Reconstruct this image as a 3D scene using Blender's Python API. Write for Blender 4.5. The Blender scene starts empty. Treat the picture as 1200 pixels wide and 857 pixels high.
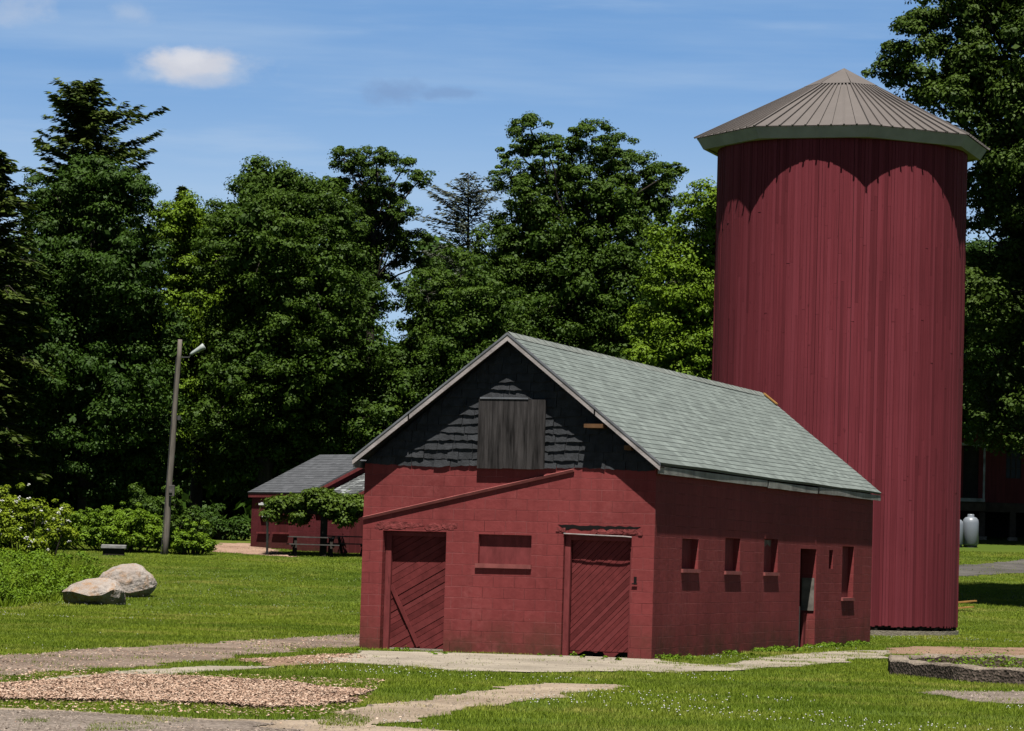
import bpy, bmesh, math, random
import numpy as np
from mathutils import Vector, Matrix
random.seed(7); rng = np.random.default_rng(7)
R = math.radians
scene = bpy.context.scene
COL = scene.collection

# ------------------------------------------------------------------ camera, sky, sun, exposure
F, PITCH, ROLL, EYE = 3779.0, 0.0597, 0.0293, 1.734
CP, SP, CR, SR = math.cos(PITCH), math.sin(PITCH), math.cos(ROLL), math.sin(ROLL)
cd = bpy.data.cameras.new('camera'); cam = bpy.data.objects.new('camera', cd); COL.objects.link(cam)
up0 = Vector((0, -SP, CP)); ex = Vector((1, 0, 0)); fw = Vector((0, CP, SP))
rt = ex * CR + up0 * SR; up = -ex * SR + up0 * CR
m = Matrix((rt, up, -fw)).transposed().to_4x4(); m.translation = (0, 0, EYE)
cam.matrix_world = m
cd.sensor_fit = 'HORIZONTAL'; cd.sensor_width = 36; cd.lens = F / 1200 * 36
cd.clip_start = .5; cd.clip_end = 3000
scene.camera = cam

SUN_EL, SUN_AZ = R(68), R(-.5)        # azimuth measured from straight behind the camera, to the right
w = bpy.data.worlds.new('World'); scene.world = w; w.use_nodes = True
EXPOSURE = 1.4
SUN_W, SKY_W = 5.0, 0.05

def build_world():
    nt = w.node_tree; nt.nodes.clear(); N = nt.nodes.new; L = nt.links.new
    out = N('ShaderNodeOutputWorld'); bg = N('ShaderNodeBackground'); L(bg.outputs[0], out.inputs[0])
    tc = N('ShaderNodeTexCoord'); sep = N('ShaderNodeSeparateXYZ'); L(tc.outputs['Generated'], sep.inputs[0])
    def M(op, a, b=None, c=None):
        n = N('ShaderNodeMath'); n.operation = op
        for i, q in enumerate((a, b, c)):
            if q is None: continue
            if isinstance(q, (int, float)): n.inputs[i].default_value = q
            else: L(q, n.inputs[i])
        return n.outputs[0]
    X, Y, Z = sep.outputs
    # the low, clear air of the photograph: the sky is looked up a little higher than the view direction
    zz = M('MULTIPLY_ADD', Z, 0.85, 0.2)
    cmb = N('ShaderNodeCombineXYZ'); L(X, cmb.inputs[0]); L(Y, cmb.inputs[1]); L(zz, cmb.inputs[2])
    nrm = N('ShaderNodeVectorMath'); nrm.operation = 'NORMALIZE'; L(cmb.outputs[0], nrm.inputs[0])
    sky = N('ShaderNodeTexSky'); sky.sky_type = 'NISHITA'; sky.sun_disc = False
    sky.sun_elevation = SUN_EL; sky.sun_rotation = math.pi - SUN_AZ
    sky.air_density = 1.0; sky.dust_density = 0.6; sky.ozone_density = 1.6
    L(nrm.outputs[0], sky.inputs[0])
    # cloud coordinates: azimuth and elevation tangents
    ys = M('MAXIMUM', M('ABSOLUTE', Y), 0.05)
    az = M('DIVIDE', X, ys); el = M('DIVIDE', Z, ys)
    def noise(sx, sz, det=5, rough=.55, off=0.0):
        c = N('ShaderNodeCombineXYZ'); L(M('MULTIPLY', az, sx), c.inputs[0]); L(M('MULTIPLY', el, sz), c.inputs[1]); c.inputs[2].default_value = off
        n = N('ShaderNodeTexNoise'); n.inputs['Scale'].default_value = 1; n.inputs['Detail'].default_value = det; n.inputs['Roughness'].default_value = rough
        L(c.outputs[0], n.inputs['Vector']); return n.outputs['Fac']
    def ramp(v, a, b):
        n = N('ShaderNodeMapRange'); n.interpolation_type = 'SMOOTHSTEP'
        L(v, n.inputs[0]); n.inputs[1].default_value = a; n.inputs[2].default_value = b
        return n.outputs[0]
    def mix(fac, a, b):
        n = N('ShaderNodeMix'); n.data_type = 'RGBA'; L(fac, n.inputs[0])
        for i, q in ((6, a), (7, b)):
            if isinstance(q, tuple): n.inputs[i].default_value = (*q, 1)
            else: L(q, n.inputs[i])
        return n.outputs[2]
    tint = N('ShaderNodeMix'); tint.data_type = 'RGBA'; tint.blend_type = 'MULTIPLY'; tint.inputs[0].default_value = 1
    L(sky.outputs[0], tint.inputs[6]); tint.inputs[7].default_value = (0.72, 0.94, 1.08, 1)
    # the clear air is bright towards the horizon and deep overhead
    gn = N('ShaderNodeMapRange'); gn.interpolation_type = 'SMOOTHSTEP'; L(Z, gn.inputs[0])
    for i, q in enumerate((.19, .30, 1.13, .08)): gn.inputs[i + 1].default_value = q
    gm = N('ShaderNodeVectorMath'); gm.operation = 'SCALE'; L(tint.outputs[2], gm.inputs[0]); L(gn.outputs[0], gm.inputs[3])
    col = gm.outputs[0]
    haze_band = M('MULTIPLY', ramp(el, .165, .085), .58)
    col = mix(haze_band, col, (4.10, 5.27, 6.35))
    cirrus = M('MULTIPLY', ramp(noise(4, 42, 5, .55), .40, .82), .42)
    col = mix(cirrus, col, (3.93, 4.93, 6.10))
    cir2 = M('MULTIPLY', ramp(noise(9, 75, 5, .6, 3.1), .5, .85), .3)
    col = mix(cir2, col, (4.35, 5.18, 6.19))
    def blob(px, py, rx, ry, ns, lo, hi, amt, c, off=0.):
        nonlocal col
        d = ray(px, py); a0, e0 = d[0] / d[1], d[2] / d[1]
        dx = M('DIVIDE', M('SUBTRACT', az, a0), rx / F); dz = M('DIVIDE', M('SUBTRACT', el, e0), ry / F)
        r = M('SQRT', M('ADD', M('MULTIPLY', dx, dx), M('MULTIPLY', dz, dz)))
        body = M('ADD', M('SUBTRACT', 1.0, r), M('MULTIPLY', M('SUBTRACT', noise(ns, ns * 1.6, 6, .6, off), .5), 1.7))
        front = M('GREATER_THAN', Y, 0.0)
        col = mix(M('MULTIPLY', M('MULTIPLY', ramp(body, lo, hi), amt), front), col, c)
    blob(236, 82, 104, 26, 70, .0, 1.0, .75, (3.59, 4.35, 5.52), .2)
    blob(232, 74, 76, 31, 60, .10, .85, .97, (4.68, 4.85, 5.43), .4)
    blob(214, 68, 44, 18, 80, .10, .8, .8, (5.35, 5.48, 5.94), 2.4)
    blob(244, 95, 60, 11, 80, .05, .9, .6, (3.59, 4.18, 5.27), 1.4)
    blob(466, 109, 56, 20, 80, .0, .8, .8, (1.65, 2.65, 4.5), 2.2)
    blob(525, 109, 54, 11, 100, .0, .8, .7, (1.6, 2.6, 4.45), 3.)
    blob(20, 10, 60, 30, 70, .0, 1.0, .5, (3.85, 4.43, 5.43), 4.)
    blob(150, 15, 40, 20, 70, .1, 1.0, .4, (3.85, 4.51, 5.52), 5.)
    L(col, bg.inputs[0]); bg.inputs[1].default_value = SKY_W

def ray(px, py):
    X2, Y2 = px - 600, 428.5 - py
    X = X2 * CR - Y2 * SR; Y = X2 * SR + Y2 * CR
    return np.array([X / F, CP - Y / F * SP, SP + Y / F * CP])
def at(px, py, y):
    """world point seen at a photo pixel, at distance y down the view"""
    r = ray(px, py); t = y / r[1]
    return Vector((r[0] * t, y, EYE + r[2] * t))
build_world()
sd = bpy.data.lights.new('sun', 'SUN'); sun = bpy.data.objects.new('sun', sd); COL.objects.link(sun)
sd.energy = SUN_W; sd.angle = R(.55); sd.color = (1, .955, .88)
sdir = Vector((math.sin(SUN_AZ) * math.cos(SUN_EL), -math.cos(SUN_AZ) * math.cos(SUN_EL), math.sin(SUN_EL)))
sun.rotation_euler = sdir.to_track_quat('Z', 'Y').to_euler(); sun.location = (0, -20, 60)
vs = scene.view_settings
scene.display_settings.display_device = 'sRGB'
vs.view_transform = 'Standard'; vs.look = 'None'; vs.gamma = 1; vs.use_curve_mapping = False; vs.exposure = EXPOSURE
cy = scene.cycles
cy.max_bounces = 6; cy.diffuse_bounces = 1; cy.glossy_bounces = 2; cy.transmission_bounces = 4; cy.transparent_max_bounces = 4
cy.caustics_reflective = False; cy.caustics_refractive = False

# ------------------------------------------------------------------ terrain
def terrain(x, y):
    x = np.asarray(x, float); y = np.asarray(y, float)
    s = np.clip((x + 2) / 16, 0, 1); s = s * s * (3 - 2 * s)
    slope = .043 + .015 * s
    d = y - 86
    r = .5 * (d + np.sqrt(d * d + 12))
    r = np.where(r > 60, 60 + 20 * np.tanh((r - 60) / 40), r)
    return slope * r
def tz(x, y): return float(terrain(x, y))
def gnd(px, py):
    r = ray(px, py); lo, hi = 5.0, 400.0
    f = lambda y: EYE + r[2] * y / r[1] - tz(r[0] * y / r[1], y)
    for y in np.linspace(10, 300, 600):
        if f(y) < 0: hi = y; lo = y - .5; break
    else: return at(px, py, 200)
    for _ in range(40):
        mid = .5 * (lo + hi)
        if f(mid) < 0: hi = mid
        else: lo = mid
    return at(px, py, hi)

def vnoise(x, y, s, seed=0):
    """smooth value noise in [0,1], numpy"""
    x = np.asarray(x, float) / s + 31.7 * seed + 1000; y = np.asarray(y, float) / s + 17.3 * seed + 1000
    xi = np.floor(x).astype(np.int64); yi = np.floor(y).astype(np.int64); fx = x - xi; fy = y - yi
    fx = fx * fx * (3 - 2 * fx); fy = fy * fy * (3 - 2 * fy)
    def h(a, b):
        n = (a * 374761393 + b * 668265263 + seed * 1442695) & 0xffffffff
        n = ((n ^ (n >> 13)) * 1274126177) & 0xffffffff
        return ((n ^ (n >> 16)) & 0xffff) / 65535.0
    return (h(xi, yi) * (1 - fx) + h(xi + 1, yi) * fx) * (1 - fy) + (h(xi, yi + 1) * (1 - fx) + h(xi + 1, yi + 1) * fx) * fy

# ------------------------------------------------------------------ helpers: objects
def tag(o, label=None, cat=None, group=None, kind=None):
    if label: o['label'] = label
    if cat: o['category'] = cat
    if group: o['group'] = group
    if kind: o['kind'] = kind
    return o
def empty(name, loc, rz=0):
    o = bpy.data.objects.new(name, None); COL.objects.link(o)
    o.location = loc; o.rotation_euler = (0, 0, rz); o.empty_display_size = .3
    return o
def link(name, me, mats, parent=None, smooth=False):
    o = bpy.data.objects.new(name, me); COL.objects.link(o)
    for mm in (mats if isinstance(mats, (list, tuple)) else [mats]): me.materials.append(mm)
    if parent: o.parent = parent
    if smooth: me.polygons.foreach_set('use_smooth', np.ones(len(me.polygons), bool))
    return o
def mesh_np(name, V, Fc, tint=None):
    """V (n,3), Fc (m,k) faces all of k corners; tint per face"""
    V = np.asarray(V, np.float32); Fc = np.asarray(Fc, np.int32); k = Fc.shape[1]
    me = bpy.data.meshes.new(name)
    me.vertices.add(len(V)); me.vertices.foreach_set('co', V.ravel())
    me.loops.add(Fc.size); me.loops.foreach_set('vertex_index', Fc.ravel())
    me.polygons.add(len(Fc)); me.polygons.foreach_set('loop_start', np.arange(0, Fc.size, k, dtype=np.int32))
    try: me.polygons.foreach_set('loop_total', np.full(len(Fc), k, np.int32))
    except Exception: pass
    if tint is not None:
        a = me.attributes.new('tint', 'FLOAT', 'FACE'); a.data.foreach_set('value', np.asarray(tint, np.float32))
    me.update(calc_edges=True)
    return me

class MB:
    """collects boxes, bars, prisms and tubes; build() links them as ONE mesh"""
    def __init__(s): s.v = []; s.f = []; s.t = []
    def add(s, vs, fs, tint=.5):
        n = len(s.v); s.v += [tuple(q) for q in vs]; s.f += [tuple(i + n for i in q) for q in fs]; s.t += [tint] * len(fs)
    def box(s, a, b, tint=.5, bev=0, j=0):
        x0, y0, z0 = a; x1, y1, z1 = b
        c = [(x0,y0,z0),(x1,y0,z0),(x1,y1,z0),(x0,y1,z0),(x0,y0,z1),(x1,y0,z1),(x1,y1,z1),(x0,y1,z1)]
        if j: c = [tuple(q + random.uniform(-j, j) for q in p) for p in c]
        s.add(c, [(0,3,2,1),(4,5,6,7),(0,1,5,4),(1,2,6,5),(2,3,7,6),(3,0,4,7)], tint)
    def prism(s, poly, f0, f1, tint=.5):
        """2-D polygon (list of (a,b)) mapped by f0 and f1 to its two faces"""
        n = len(poly); A = [f0(*p) for p in poly]; B = [f1(*p) for p in poly]
        s.add(A + B, [tuple(range(n))[::-1], tuple(range(n, 2 * n))] + [(i, (i + 1) % n, n + (i + 1) % n, n + i) for i in range(n)], tint)
    def bar(s, p, q, wx, wz, tint=.5, upv=(0, 0, 1)):
        p, q = Vector(p), Vector(q); d = (q - p).normalized(); u = Vector(upv)
        sx = d.cross(u)
        if sx.length < 1e-3: sx = d.cross(Vector((0, 1, 0)))
        sx.normalize(); u = sx.cross(d).normalized()
        c = []
        for P in (p, q):
            for a, b in ((-1,-1),(1,-1),(1,1),(-1,1)): c.append(P + sx * (a * wx / 2) + u * (b * wz / 2))
        s.add(c, [(0,3,2,1),(4,5,6,7),(0,1,5,4),(1,2,6,5),(2,3,7,6),(3,0,4,7)], tint)
    def tube(s, pts, rad, n=8, tint=.5, cap=True):
        pts = [Vector(p) for p in pts]; rings = []
        ref = Vector((.3, .9, .1))
        for i, p in enumerate(pts):
            d = (pts[min(i + 1, len(pts) - 1)] - pts[max(i - 1, 0)]).normalized()
            a = d.cross(ref).normalized(); b = d.cross(a)
            r = rad[i] if isinstance(rad, (list, tuple)) else rad
            rings.append([p + (a * math.cos(2 * math.pi * k / n) + b * math.sin(2 * math.pi * k / n)) * r for k in range(n)])
        vs = [q for r_ in rings for q in r_]; fs = []
        for i in range(len(pts) - 1):
            for k in range(n):
                fs.append((i * n + k, i * n + (k + 1) % n, (i + 1) * n + (k + 1) % n, (i + 1) * n + k))
        if cap: fs += [tuple(range(n))[::-1], tuple(range((len(pts) - 1) * n, len(pts) * n))]
        s.add(vs, fs, tint)
    def lathe(s, prof, n=24, c=(0, 0, 0), tint=.5):
        vs = []; fs = []
        for r, z in prof:
            for k in range(n): a = 2 * math.pi * k / n; vs.append((c[0] + r * math.cos(a), c[1] + r * math.sin(a), c[2] + z))
        for i in range(len(prof) - 1):
            for k in range(n): fs.append((i * n + k, i * n + (k + 1) % n, (i + 1) * n + (k + 1) % n, (i + 1) * n + k))
        s.add(vs, fs, tint)
    def slab(s, us, zs, holes, mp, T, tint=.5):
        """a wall with openings; mp(u,z,d) -> point, d = 0 outside .. T inside"""
        us = sorted(set(list(us) + [h[0] for h in holes] + [h[1] for h in holes]))
        zs = sorted(set(list(zs) + [h[2] for h in holes] + [h[3] for h in holes]))
        def void(i, k):
            if i < 0 or k < 0 or i >= len(us) - 1 or k >= len(zs) - 1: return True
            uc = (us[i] + us[i + 1]) / 2; zc = (zs[k] + zs[k + 1]) / 2
            return any(h[0] < uc < h[1] and h[2] < zc < h[3] for h in holes)
        for i in range(len(us) - 1):
            for k in range(len(zs) - 1):
                if void(i, k): continue
                a, b, c, d = us[i], us[i + 1], zs[k], zs[k + 1]
                P = [mp(a,c,0), mp(b,c,0), mp(b,d,0), mp(a,d,0), mp(a,c,T), mp(b,c,T), mp(b,d,T), mp(a,d,T)]
                fs = [(0,1,2,3), (7,6,5,4)]
                if void(i, k - 1): fs.append((4,5,1,0))
                if void(i, k + 1): fs.append((3,2,6,7))
                if void(i - 1, k): fs.append((4,0,3,7))
                if void(i + 1, k): fs.append((1,5,6,2))
                s.add(P, fs, tint)
    def build(s, name, mat, parent=None, smooth=False, bevel=0, fix=True):
        me = bpy.data.meshes.new(name)
        me.from_pydata([tuple(q) for q in s.v], [], s.f)
        a = me.attributes.new('tint', 'FLOAT', 'FACE'); a.data.foreach_set('value', np.asarray(s.t, np.float32))
        me.validate(); me.update()
        if fix:
            bm = bmesh.new(); bm.from_mesh(me); bmesh.ops.recalc_face_normals(bm, faces=bm.faces); bm.to_mesh(me); bm.free()
        o = link(name, me, mat, parent, smooth)
        if bevel:
            b = o.modifiers.new('bevel', 'BEVEL'); b.width = bevel; b.segments = 1; b.limit_method = 'ANGLE'
        return o

# ------------------------------------------------------------------ helpers: materials
def new_mat(name):
    mt = bpy.data.materials.new(name); mt.use_nodes = True
    nt = mt.node_tree; b = nt.nodes['Principled BSDF']
    b.inputs['Roughness'].default_value = .85; b.inputs['Specular IOR Level'].default_value = .12
    return mt, nt, b
def coords(nt, kind='Object', scale=(1, 1, 1)):
    tc = nt.nodes.new('ShaderNodeTexCoord'); mp = nt.nodes.new('ShaderNodeMapping'); mp.inputs['Scale'].default_value = scale
    nt.links.new(tc.outputs[kind], mp.inputs[0]); return mp.outputs[0]
def tnoise(nt, vec, scale, det=4, rough=.55):
    n = nt.nodes.new('ShaderNodeTexNoise'); n.inputs['Scale'].default_value = scale; n.inputs['Detail'].default_value = det
    n.inputs['Roughness'].default_value = rough; nt.links.new(vec, n.inputs['Vector']); return n.outputs['Fac']
def cramp(nt, fac, stops):
    n = nt.nodes.new('ShaderNodeValToRGB'); e = n.color_ramp.elements
    while len(e) < len(stops): e.new(.5)
    for i, (p, c) in enumerate(stops): e[i].position = p; e[i].color = (*c, 1)
    nt.links.new(fac, n.inputs[0]); return n.outputs[0]
def mixc(nt, fac, a, b, mode='MIX'):
    n = nt.nodes.new('ShaderNodeMix'); n.data_type = 'RGBA'; n.blend_type = mode
    for i, q in ((0, fac), (6, a), (7, b)):
        if isinstance(q, tuple): n.inputs[i].default_value = (*q, 1)
        elif isinstance(q, (int, float)): n.inputs[i].default_value = q
        else: nt.links.new(q, n.inputs[i])
    return n.outputs[2]
def mth(nt, op, a, b=0.0):
    n = nt.nodes.new('ShaderNodeMath'); n.operation = op
    for i, q in enumerate((a, b)):
        if isinstance(q, (int, float)): n.inputs[i].default_value = q
        else: nt.links.new(q, n.inputs[i])
    return n.outputs[0]
def mrange(nt, v, a, b, c=0., d=1.):
    n = nt.nodes.new('ShaderNodeMapRange'); nt.links.new(v, n.inputs[0])
    for i, q in enumerate((a, b, c, d)): n.inputs[i + 1].default_value = q
    return n.outputs[0]
def bump(nt, b, h, strength=.5, dist=.02):
    n = nt.nodes.new('ShaderNodeBump'); n.inputs['Strength'].default_value = strength; n.inputs['Distance'].default_value = dist
    nt.links.new(h, n.inputs['Height']); nt.links.new(n.outputs[0], b.inputs['Normal'])
def attr(nt, name='tint'):
    n = nt.nodes.new('ShaderNodeAttribute'); n.attribute_name = name; return n.outputs['Fac']
def simple(name, c, var=.25, scale=3., rough=.85, bmp=.0, bscale=30., stretch=(1, 1, 1), spec=.1, metal=0, kind='Object'):
    mt, nt, b = new_mat(name); v = coords(nt, kind, stretch); c = tuple(q * .304 for q in c)
    f = tnoise(nt, v, scale, 5); lo = tuple(q * (1 - var) for q in c); hi = tuple(q * (1 + var) for q in c)
    nt.links.new(cramp(nt, f, [(.3, lo), (.7, hi)]), b.inputs['Base Color'])
    b.inputs['Roughness'].default_value = rough; b.inputs['Specular IOR Level'].default_value = spec; b.inputs['Metallic'].default_value = metal
    if bmp: bump(nt, b, tnoise(nt, v, bscale, 4), bmp, .02)
    return mt
MAT = {}
RED = (.120, .0245, .0248)

def m_block(name, red=(.120, .0245, .0248), course=.2, length=.4):
    """painted concrete block; u = x + y works because each face is flat in x or in y"""
    mt, nt, b = new_mat(name); v = coords(nt)
    sp = nt.nodes.new('ShaderNodeSeparateXYZ'); nt.links.new(v, sp.inputs[0])
    cm = nt.nodes.new('ShaderNodeCombineXYZ')
    nt.links.new(mth(nt, 'ADD', sp.outputs[0], sp.outputs[1]), cm.inputs[0]); nt.links.new(sp.outputs[2], cm.inputs[1])
    wob = tnoise(nt, v, 2.2, 3); wv = nt.nodes.new('ShaderNodeVectorMath'); wv.operation = 'ADD'
    wc = nt.nodes.new('ShaderNodeCombineXYZ'); nt.links.new(mth(nt, 'MULTIPLY', mth(nt, 'SUBTRACT', wob, .5), .02), wc.inputs[1])
    nt.links.new(cm.outputs[0], wv.inputs[0]); nt.links.new(wc.outputs[0], wv.inputs[1])
    br = nt.nodes.new('ShaderNodeTexBrick'); nt.links.new(wv.outputs[0], br.inputs['Vector'])
    br.inputs['Scale'].default_value = 1; br.inputs['Brick Width'].default_value = length; br.inputs['Row Height'].default_value = course
    br.inputs['Mortar Size'].default_value = .006; br.inputs['Mortar Smooth'].default_value = .4; br.inputs['Bias'].default_value = 0
    br.inputs['Color1'].default_value = (.93, .93, .93, 1); br.inputs['Color2'].default_value = (1.05, 1.04, 1.04, 1); br.inputs['Mortar'].default_value = (1, 1, 1, 1)
    mort = br.outputs['Fac']
    big = tnoise(nt, v, .55, 4); fine = tnoise(nt, v, 9, 6, .65)
    vs_ = coords(nt, 'Object', (3.2, 3.2, .25)); streak = tnoise(nt, vs_, 1.6, 5, .6)
    c = mixc(nt, mrange(nt, big, .3, .7), tuple(q * .78 for q in red), tuple(q * 1.16 for q in red))
    c = mixc(nt, mrange(nt, fine, .35, .75, 0, .35), c, (red[0] * 1.3, red[1] * 1.55, red[2] * 1.5))
    c = mixc(nt, mrange(nt, streak, .48, .75, 0, .5), c, tuple(q * .62 for q in red))
    c = mixc(nt, 1.0, c, br.outputs['Color'], 'MULTIPLY')
    jn = tnoise(nt, v, 1.4, 3); jl = mrange(nt, jn, .35, .7)
    c = mixc(nt, mth(nt, 'MULTIPLY', mort, mth(nt, 'MULTIPLY', jl, .75)), c, (red[0] * 1.5, red[1] * 2.6, red[2] * 2.5))
    jd = mrange(nt, jn, .55, .3)
    c = mixc(nt, mth(nt, 'MULTIPLY', mort, mth(nt, 'MULTIPLY', jd, .8)), c, tuple(q * .4 for q in red))
    # splash of earth and moss along the foot of the wall
    foot = mth(nt, 'MULTIPLY', mrange(nt, sp.outputs[2], .75, .0), mrange(nt, tnoise(nt, v, 1.3, 6, .7), .36, .62))
    c = mixc(nt, mth(nt, 'MULTIPLY', foot, .8), c, (.03, .022, .012))
    fade = mth(nt, 'MULTIPLY', mrange(nt, tnoise(nt, v, .8, 6, .72), .52, .66), mrange(nt, fine, .4, .6))
    c = mixc(nt, mth(nt, 'MULTIPLY', fade, .55), c, (red[0] * 1.25, red[1] * 1.7, red[2] * 1.65))
    dk = mrange(nt, tnoise(nt, v, 5, 5, .7), .62, .74)
    c = mixc(nt, mth(nt, 'MULTIPLY', dk, .5), c, tuple(q * .5 for q in red))
    chip = mrange(nt, tnoise(nt, v, 16, 3, .5), .72, .75)
    c = mixc(nt, mth(nt, 'MULTIPLY', chip, .6), c, (.15, .075, .07))
    nt.links.new(c, b.inputs['Base Color']); b.inputs['Roughness'].default_value = .85; b.inputs['Specular IOR Level'].default_value = .06
    h = mth(nt, 'ADD', mth(nt, 'MULTIPLY', mort, -.55), mth(nt, 'MULTIPLY', fine, .5))
    bump(nt, b, h, .8, .018)
    return mt
MAT['block'] = m_block('painted_block')
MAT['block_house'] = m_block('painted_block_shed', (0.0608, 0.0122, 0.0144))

def m_redwood(name, red=RED, stretch=(9, 9, .5), tintamt=.5, dark=.45, rot=None):
    mt, nt, b = new_mat(name); v = coords(nt, 'Object', stretch)
    if rot is not None:
        mp = v.node; mp.inputs['Rotation'].default_value = rot
    g = tnoise(nt, v, 2.0, 6, .65); t = attr(nt)
    v2 = coords(nt); big = tnoise(nt, v2, .35, 4); sm = tnoise(nt, v2, 4, 5, .7)
    c = mixc(nt, mrange(nt, g, .25, .75), tuple(q * .62 for q in red), tuple(q * 1.3 for q in red))
    c = mixc(nt, mth(nt, 'MULTIPLY', mrange(nt, t, .22, .0), dark), c, tuple(q * .45 for q in red))
    c = mixc(nt, mth(nt, 'MULTIPLY', mrange(nt, t, .55, 1.), tintamt), c, (red[0] * 1.3, red[1] * 1.5, red[2] * 1.5))
    c = mixc(nt, mrange(nt, big, .5, .75, 0, .3), c, tuple(q * .6 for q in red))
    sp_ = tnoise(nt, coords(nt, 'Object', (1, 1, .3)), 11, 3, .6); c = mixc(nt, mrange(nt, sp_, .66, .74, 0, .55), c, tuple(q * .4 for q in red))
    c = mixc(nt, mrange(nt, sm, .64, .8, 0, .5), c, tuple(q * .42 for q in red))
    nt.links.new(c, b.inputs['Base Color']); b.inputs['Roughness'].default_value = .85; b.inputs['Specular IOR Level'].default_value = .06
    bump(nt, b, g, .5, .01); return mt
MAT['door'] = m_redwood('red_door_planks', (0.0821, 0.0167, 0.0171), (3, 3, 3))
MAT['trim_red'] = m_redwood('red_trim', (.103, .0236, .0243), (4, 4, 1.2))
MAT['silo'] = m_redwood('silo_boards', (0.0927, 0.0163, 0.0217), (22, 22, .3), .5, .45)
MAT['hatch'] = simple('weathered_boards', (.066, .060, .060), .8, 2.2, .9, .5, 6, (7, 7, .6))
MAT['tar'] = simple('black_shingle', (.058, .062, .070), .35, 6, .75, .5, 40)
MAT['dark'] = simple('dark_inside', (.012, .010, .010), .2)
MAT['rake'] = simple('weathered_white_board', (.60, .54, .53), .35, 3, .8, .3, 20, (1, 1, 1))
MAT['fascia'] = simple('weathered_grey_board', (.5, .5, .46), .35, 2.5, .85, .3, 20)
MAT['flash'] = simple('metal_flashing', (.5, .5, .52), .25, 3, .4, 0, metal=.6)
MAT['drip'] = simple('dark_drip_edge', (.06, .06, .08), .3, 3, .5)
MAT['lookout'] = simple('bare_pine', (.22, .115, .055), .3, 4, .85)
MAT['rubble'] = simple('spalled_concrete', (.37, .085, .084), .4, 9, .95, 1., 18)
MAT['board_grey'] = simple('grey_board', (.3, .27, .24), .4, 5, .9)
MAT['cladding_far'] = simple('barn_red_siding', (.17, .032, .034), .3, 2, .8, stretch=(6, 6, .4))
MAT['brown'] = simple('brown_timber', (.1, .072, .055), .3, 4, .9)
MAT['timber_dark'] = simple('dark_timber', (.045, .038, .032), .3, 4, .9)
MAT['timber_grey'] = simple('grey_timber', (.16, .15, .14), .3, 5, .9)
MAT['white'] = simple('white_paint', (1.1, 1.1, 1.08), .12, 4, .6)
MAT['tank'] = simple('shaded_white_enamel', (.36, .40, .46), .05, 2, .35, spec=.5)  # white tanks in shade: the bluish dimming is put into the colour
MAT['glass_dark'] = simple('dark_glass', (.03, .035, .04), .1, 2, .3, spec=.08)
MAT['pole'] = simple('pole_wood', (.27, .235, .205), .35, 3, .9, .4, 10, (6, 6, .5))
MAT['lamp'] = simple('lamp_metal', (.62, .68, .66), .1, 3, .45)
MAT['iron'] = simple('grey_iron', (.1, .1, .1), .2, 3, .6)
MAT['bark'] = simple('bark', (.075, .062, .05), .4, 2, .95, .8, 6, (4, 4, .8))
MAT['bench'] = simple('pale_stone', (.4, .4, .39), .25, 5, .85, .4, 20)
MAT['lumber'] = simple('new_lumber', (.55, .3, .09), .2, 4, .8)

def m_roof(name, c, tab=.3, rowh=.145, patch=.45, light=None):
    mt, nt, b = new_mat(name)
    uv = nt.nodes.new('ShaderNodeUVMap'); uv.uv_map = 'slope'
    br = nt.nodes.new('ShaderNodeTexBrick'); nt.links.new(uv.outputs[0], br.inputs['Vector'])
    br.inputs['Scale'].default_value = 1; br.inputs['Brick Width'].default_value = tab; br.inputs['Row Height'].default_value = rowh
    br.inputs['Mortar Size'].default_value = .006; br.inputs['Mortar Smooth'].default_value = .2; br.offset = .37
    br.inputs['Color1'].default_value = (.68, .70, .69, 1); br.inputs['Color2'].default_value = (1.14, 1.16, 1.14, 1); br.inputs['Mortar'].default_value = (.58, .6, .6, 1)
    v = coords(nt); n1 = tnoise(nt, v, .45, 4); n2 = tnoise(nt, v, 5.5, 4, .6); n3 = tnoise(nt, v, 60, 2)
    base = mixc(nt, n1, tuple(q * .85 for q in c), tuple(q * 1.12 for q in c))
    base = mixc(nt, 1., base, br.outputs['Color'], 'MULTIPLY')
    base = mixc(nt, mrange(nt, tnoise(nt, coords(nt, 'Object', (1.0, .55, 1.0)), 3.2, 5, .7), .45, .66, 0, patch), base, tuple(q * .55 for q in c))
    if light: base = mixc(nt, mrange(nt, tnoise(nt, v, 2.2, 4, .7), .5, .6, 0, .9), base, light)
    base = mixc(nt, mrange(nt, n3, .3, .7, 0, .25), base, tuple(q * 1.4 for q in c))
    nt.links.new(base, b.inputs['Base Color']); b.inputs['Roughness'].default_value = .9
    bump(nt, b, mth(nt, 'ADD', mth(nt, 'MULTIPLY', br.outputs['Fac'], -.6), mth(nt, 'MULTIPLY', n3, .5)), .5, .01)
    return mt
MAT['shingle'] = m_roof('grey_green_shingle', (0.0988, 0.1132, 0.1087))
MAT['ridge'] = simple('ridge_shingle', (.31, .34, .32), .3, 6, .9)
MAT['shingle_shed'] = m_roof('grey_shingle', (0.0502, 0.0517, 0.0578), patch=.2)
MAT['shingle_worn'] = m_roof('worn_pale_shingle', (0.0494, 0.0517, 0.0540), .4, .22, .3, (0.1596, 0.1710, 0.1710))

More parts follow.
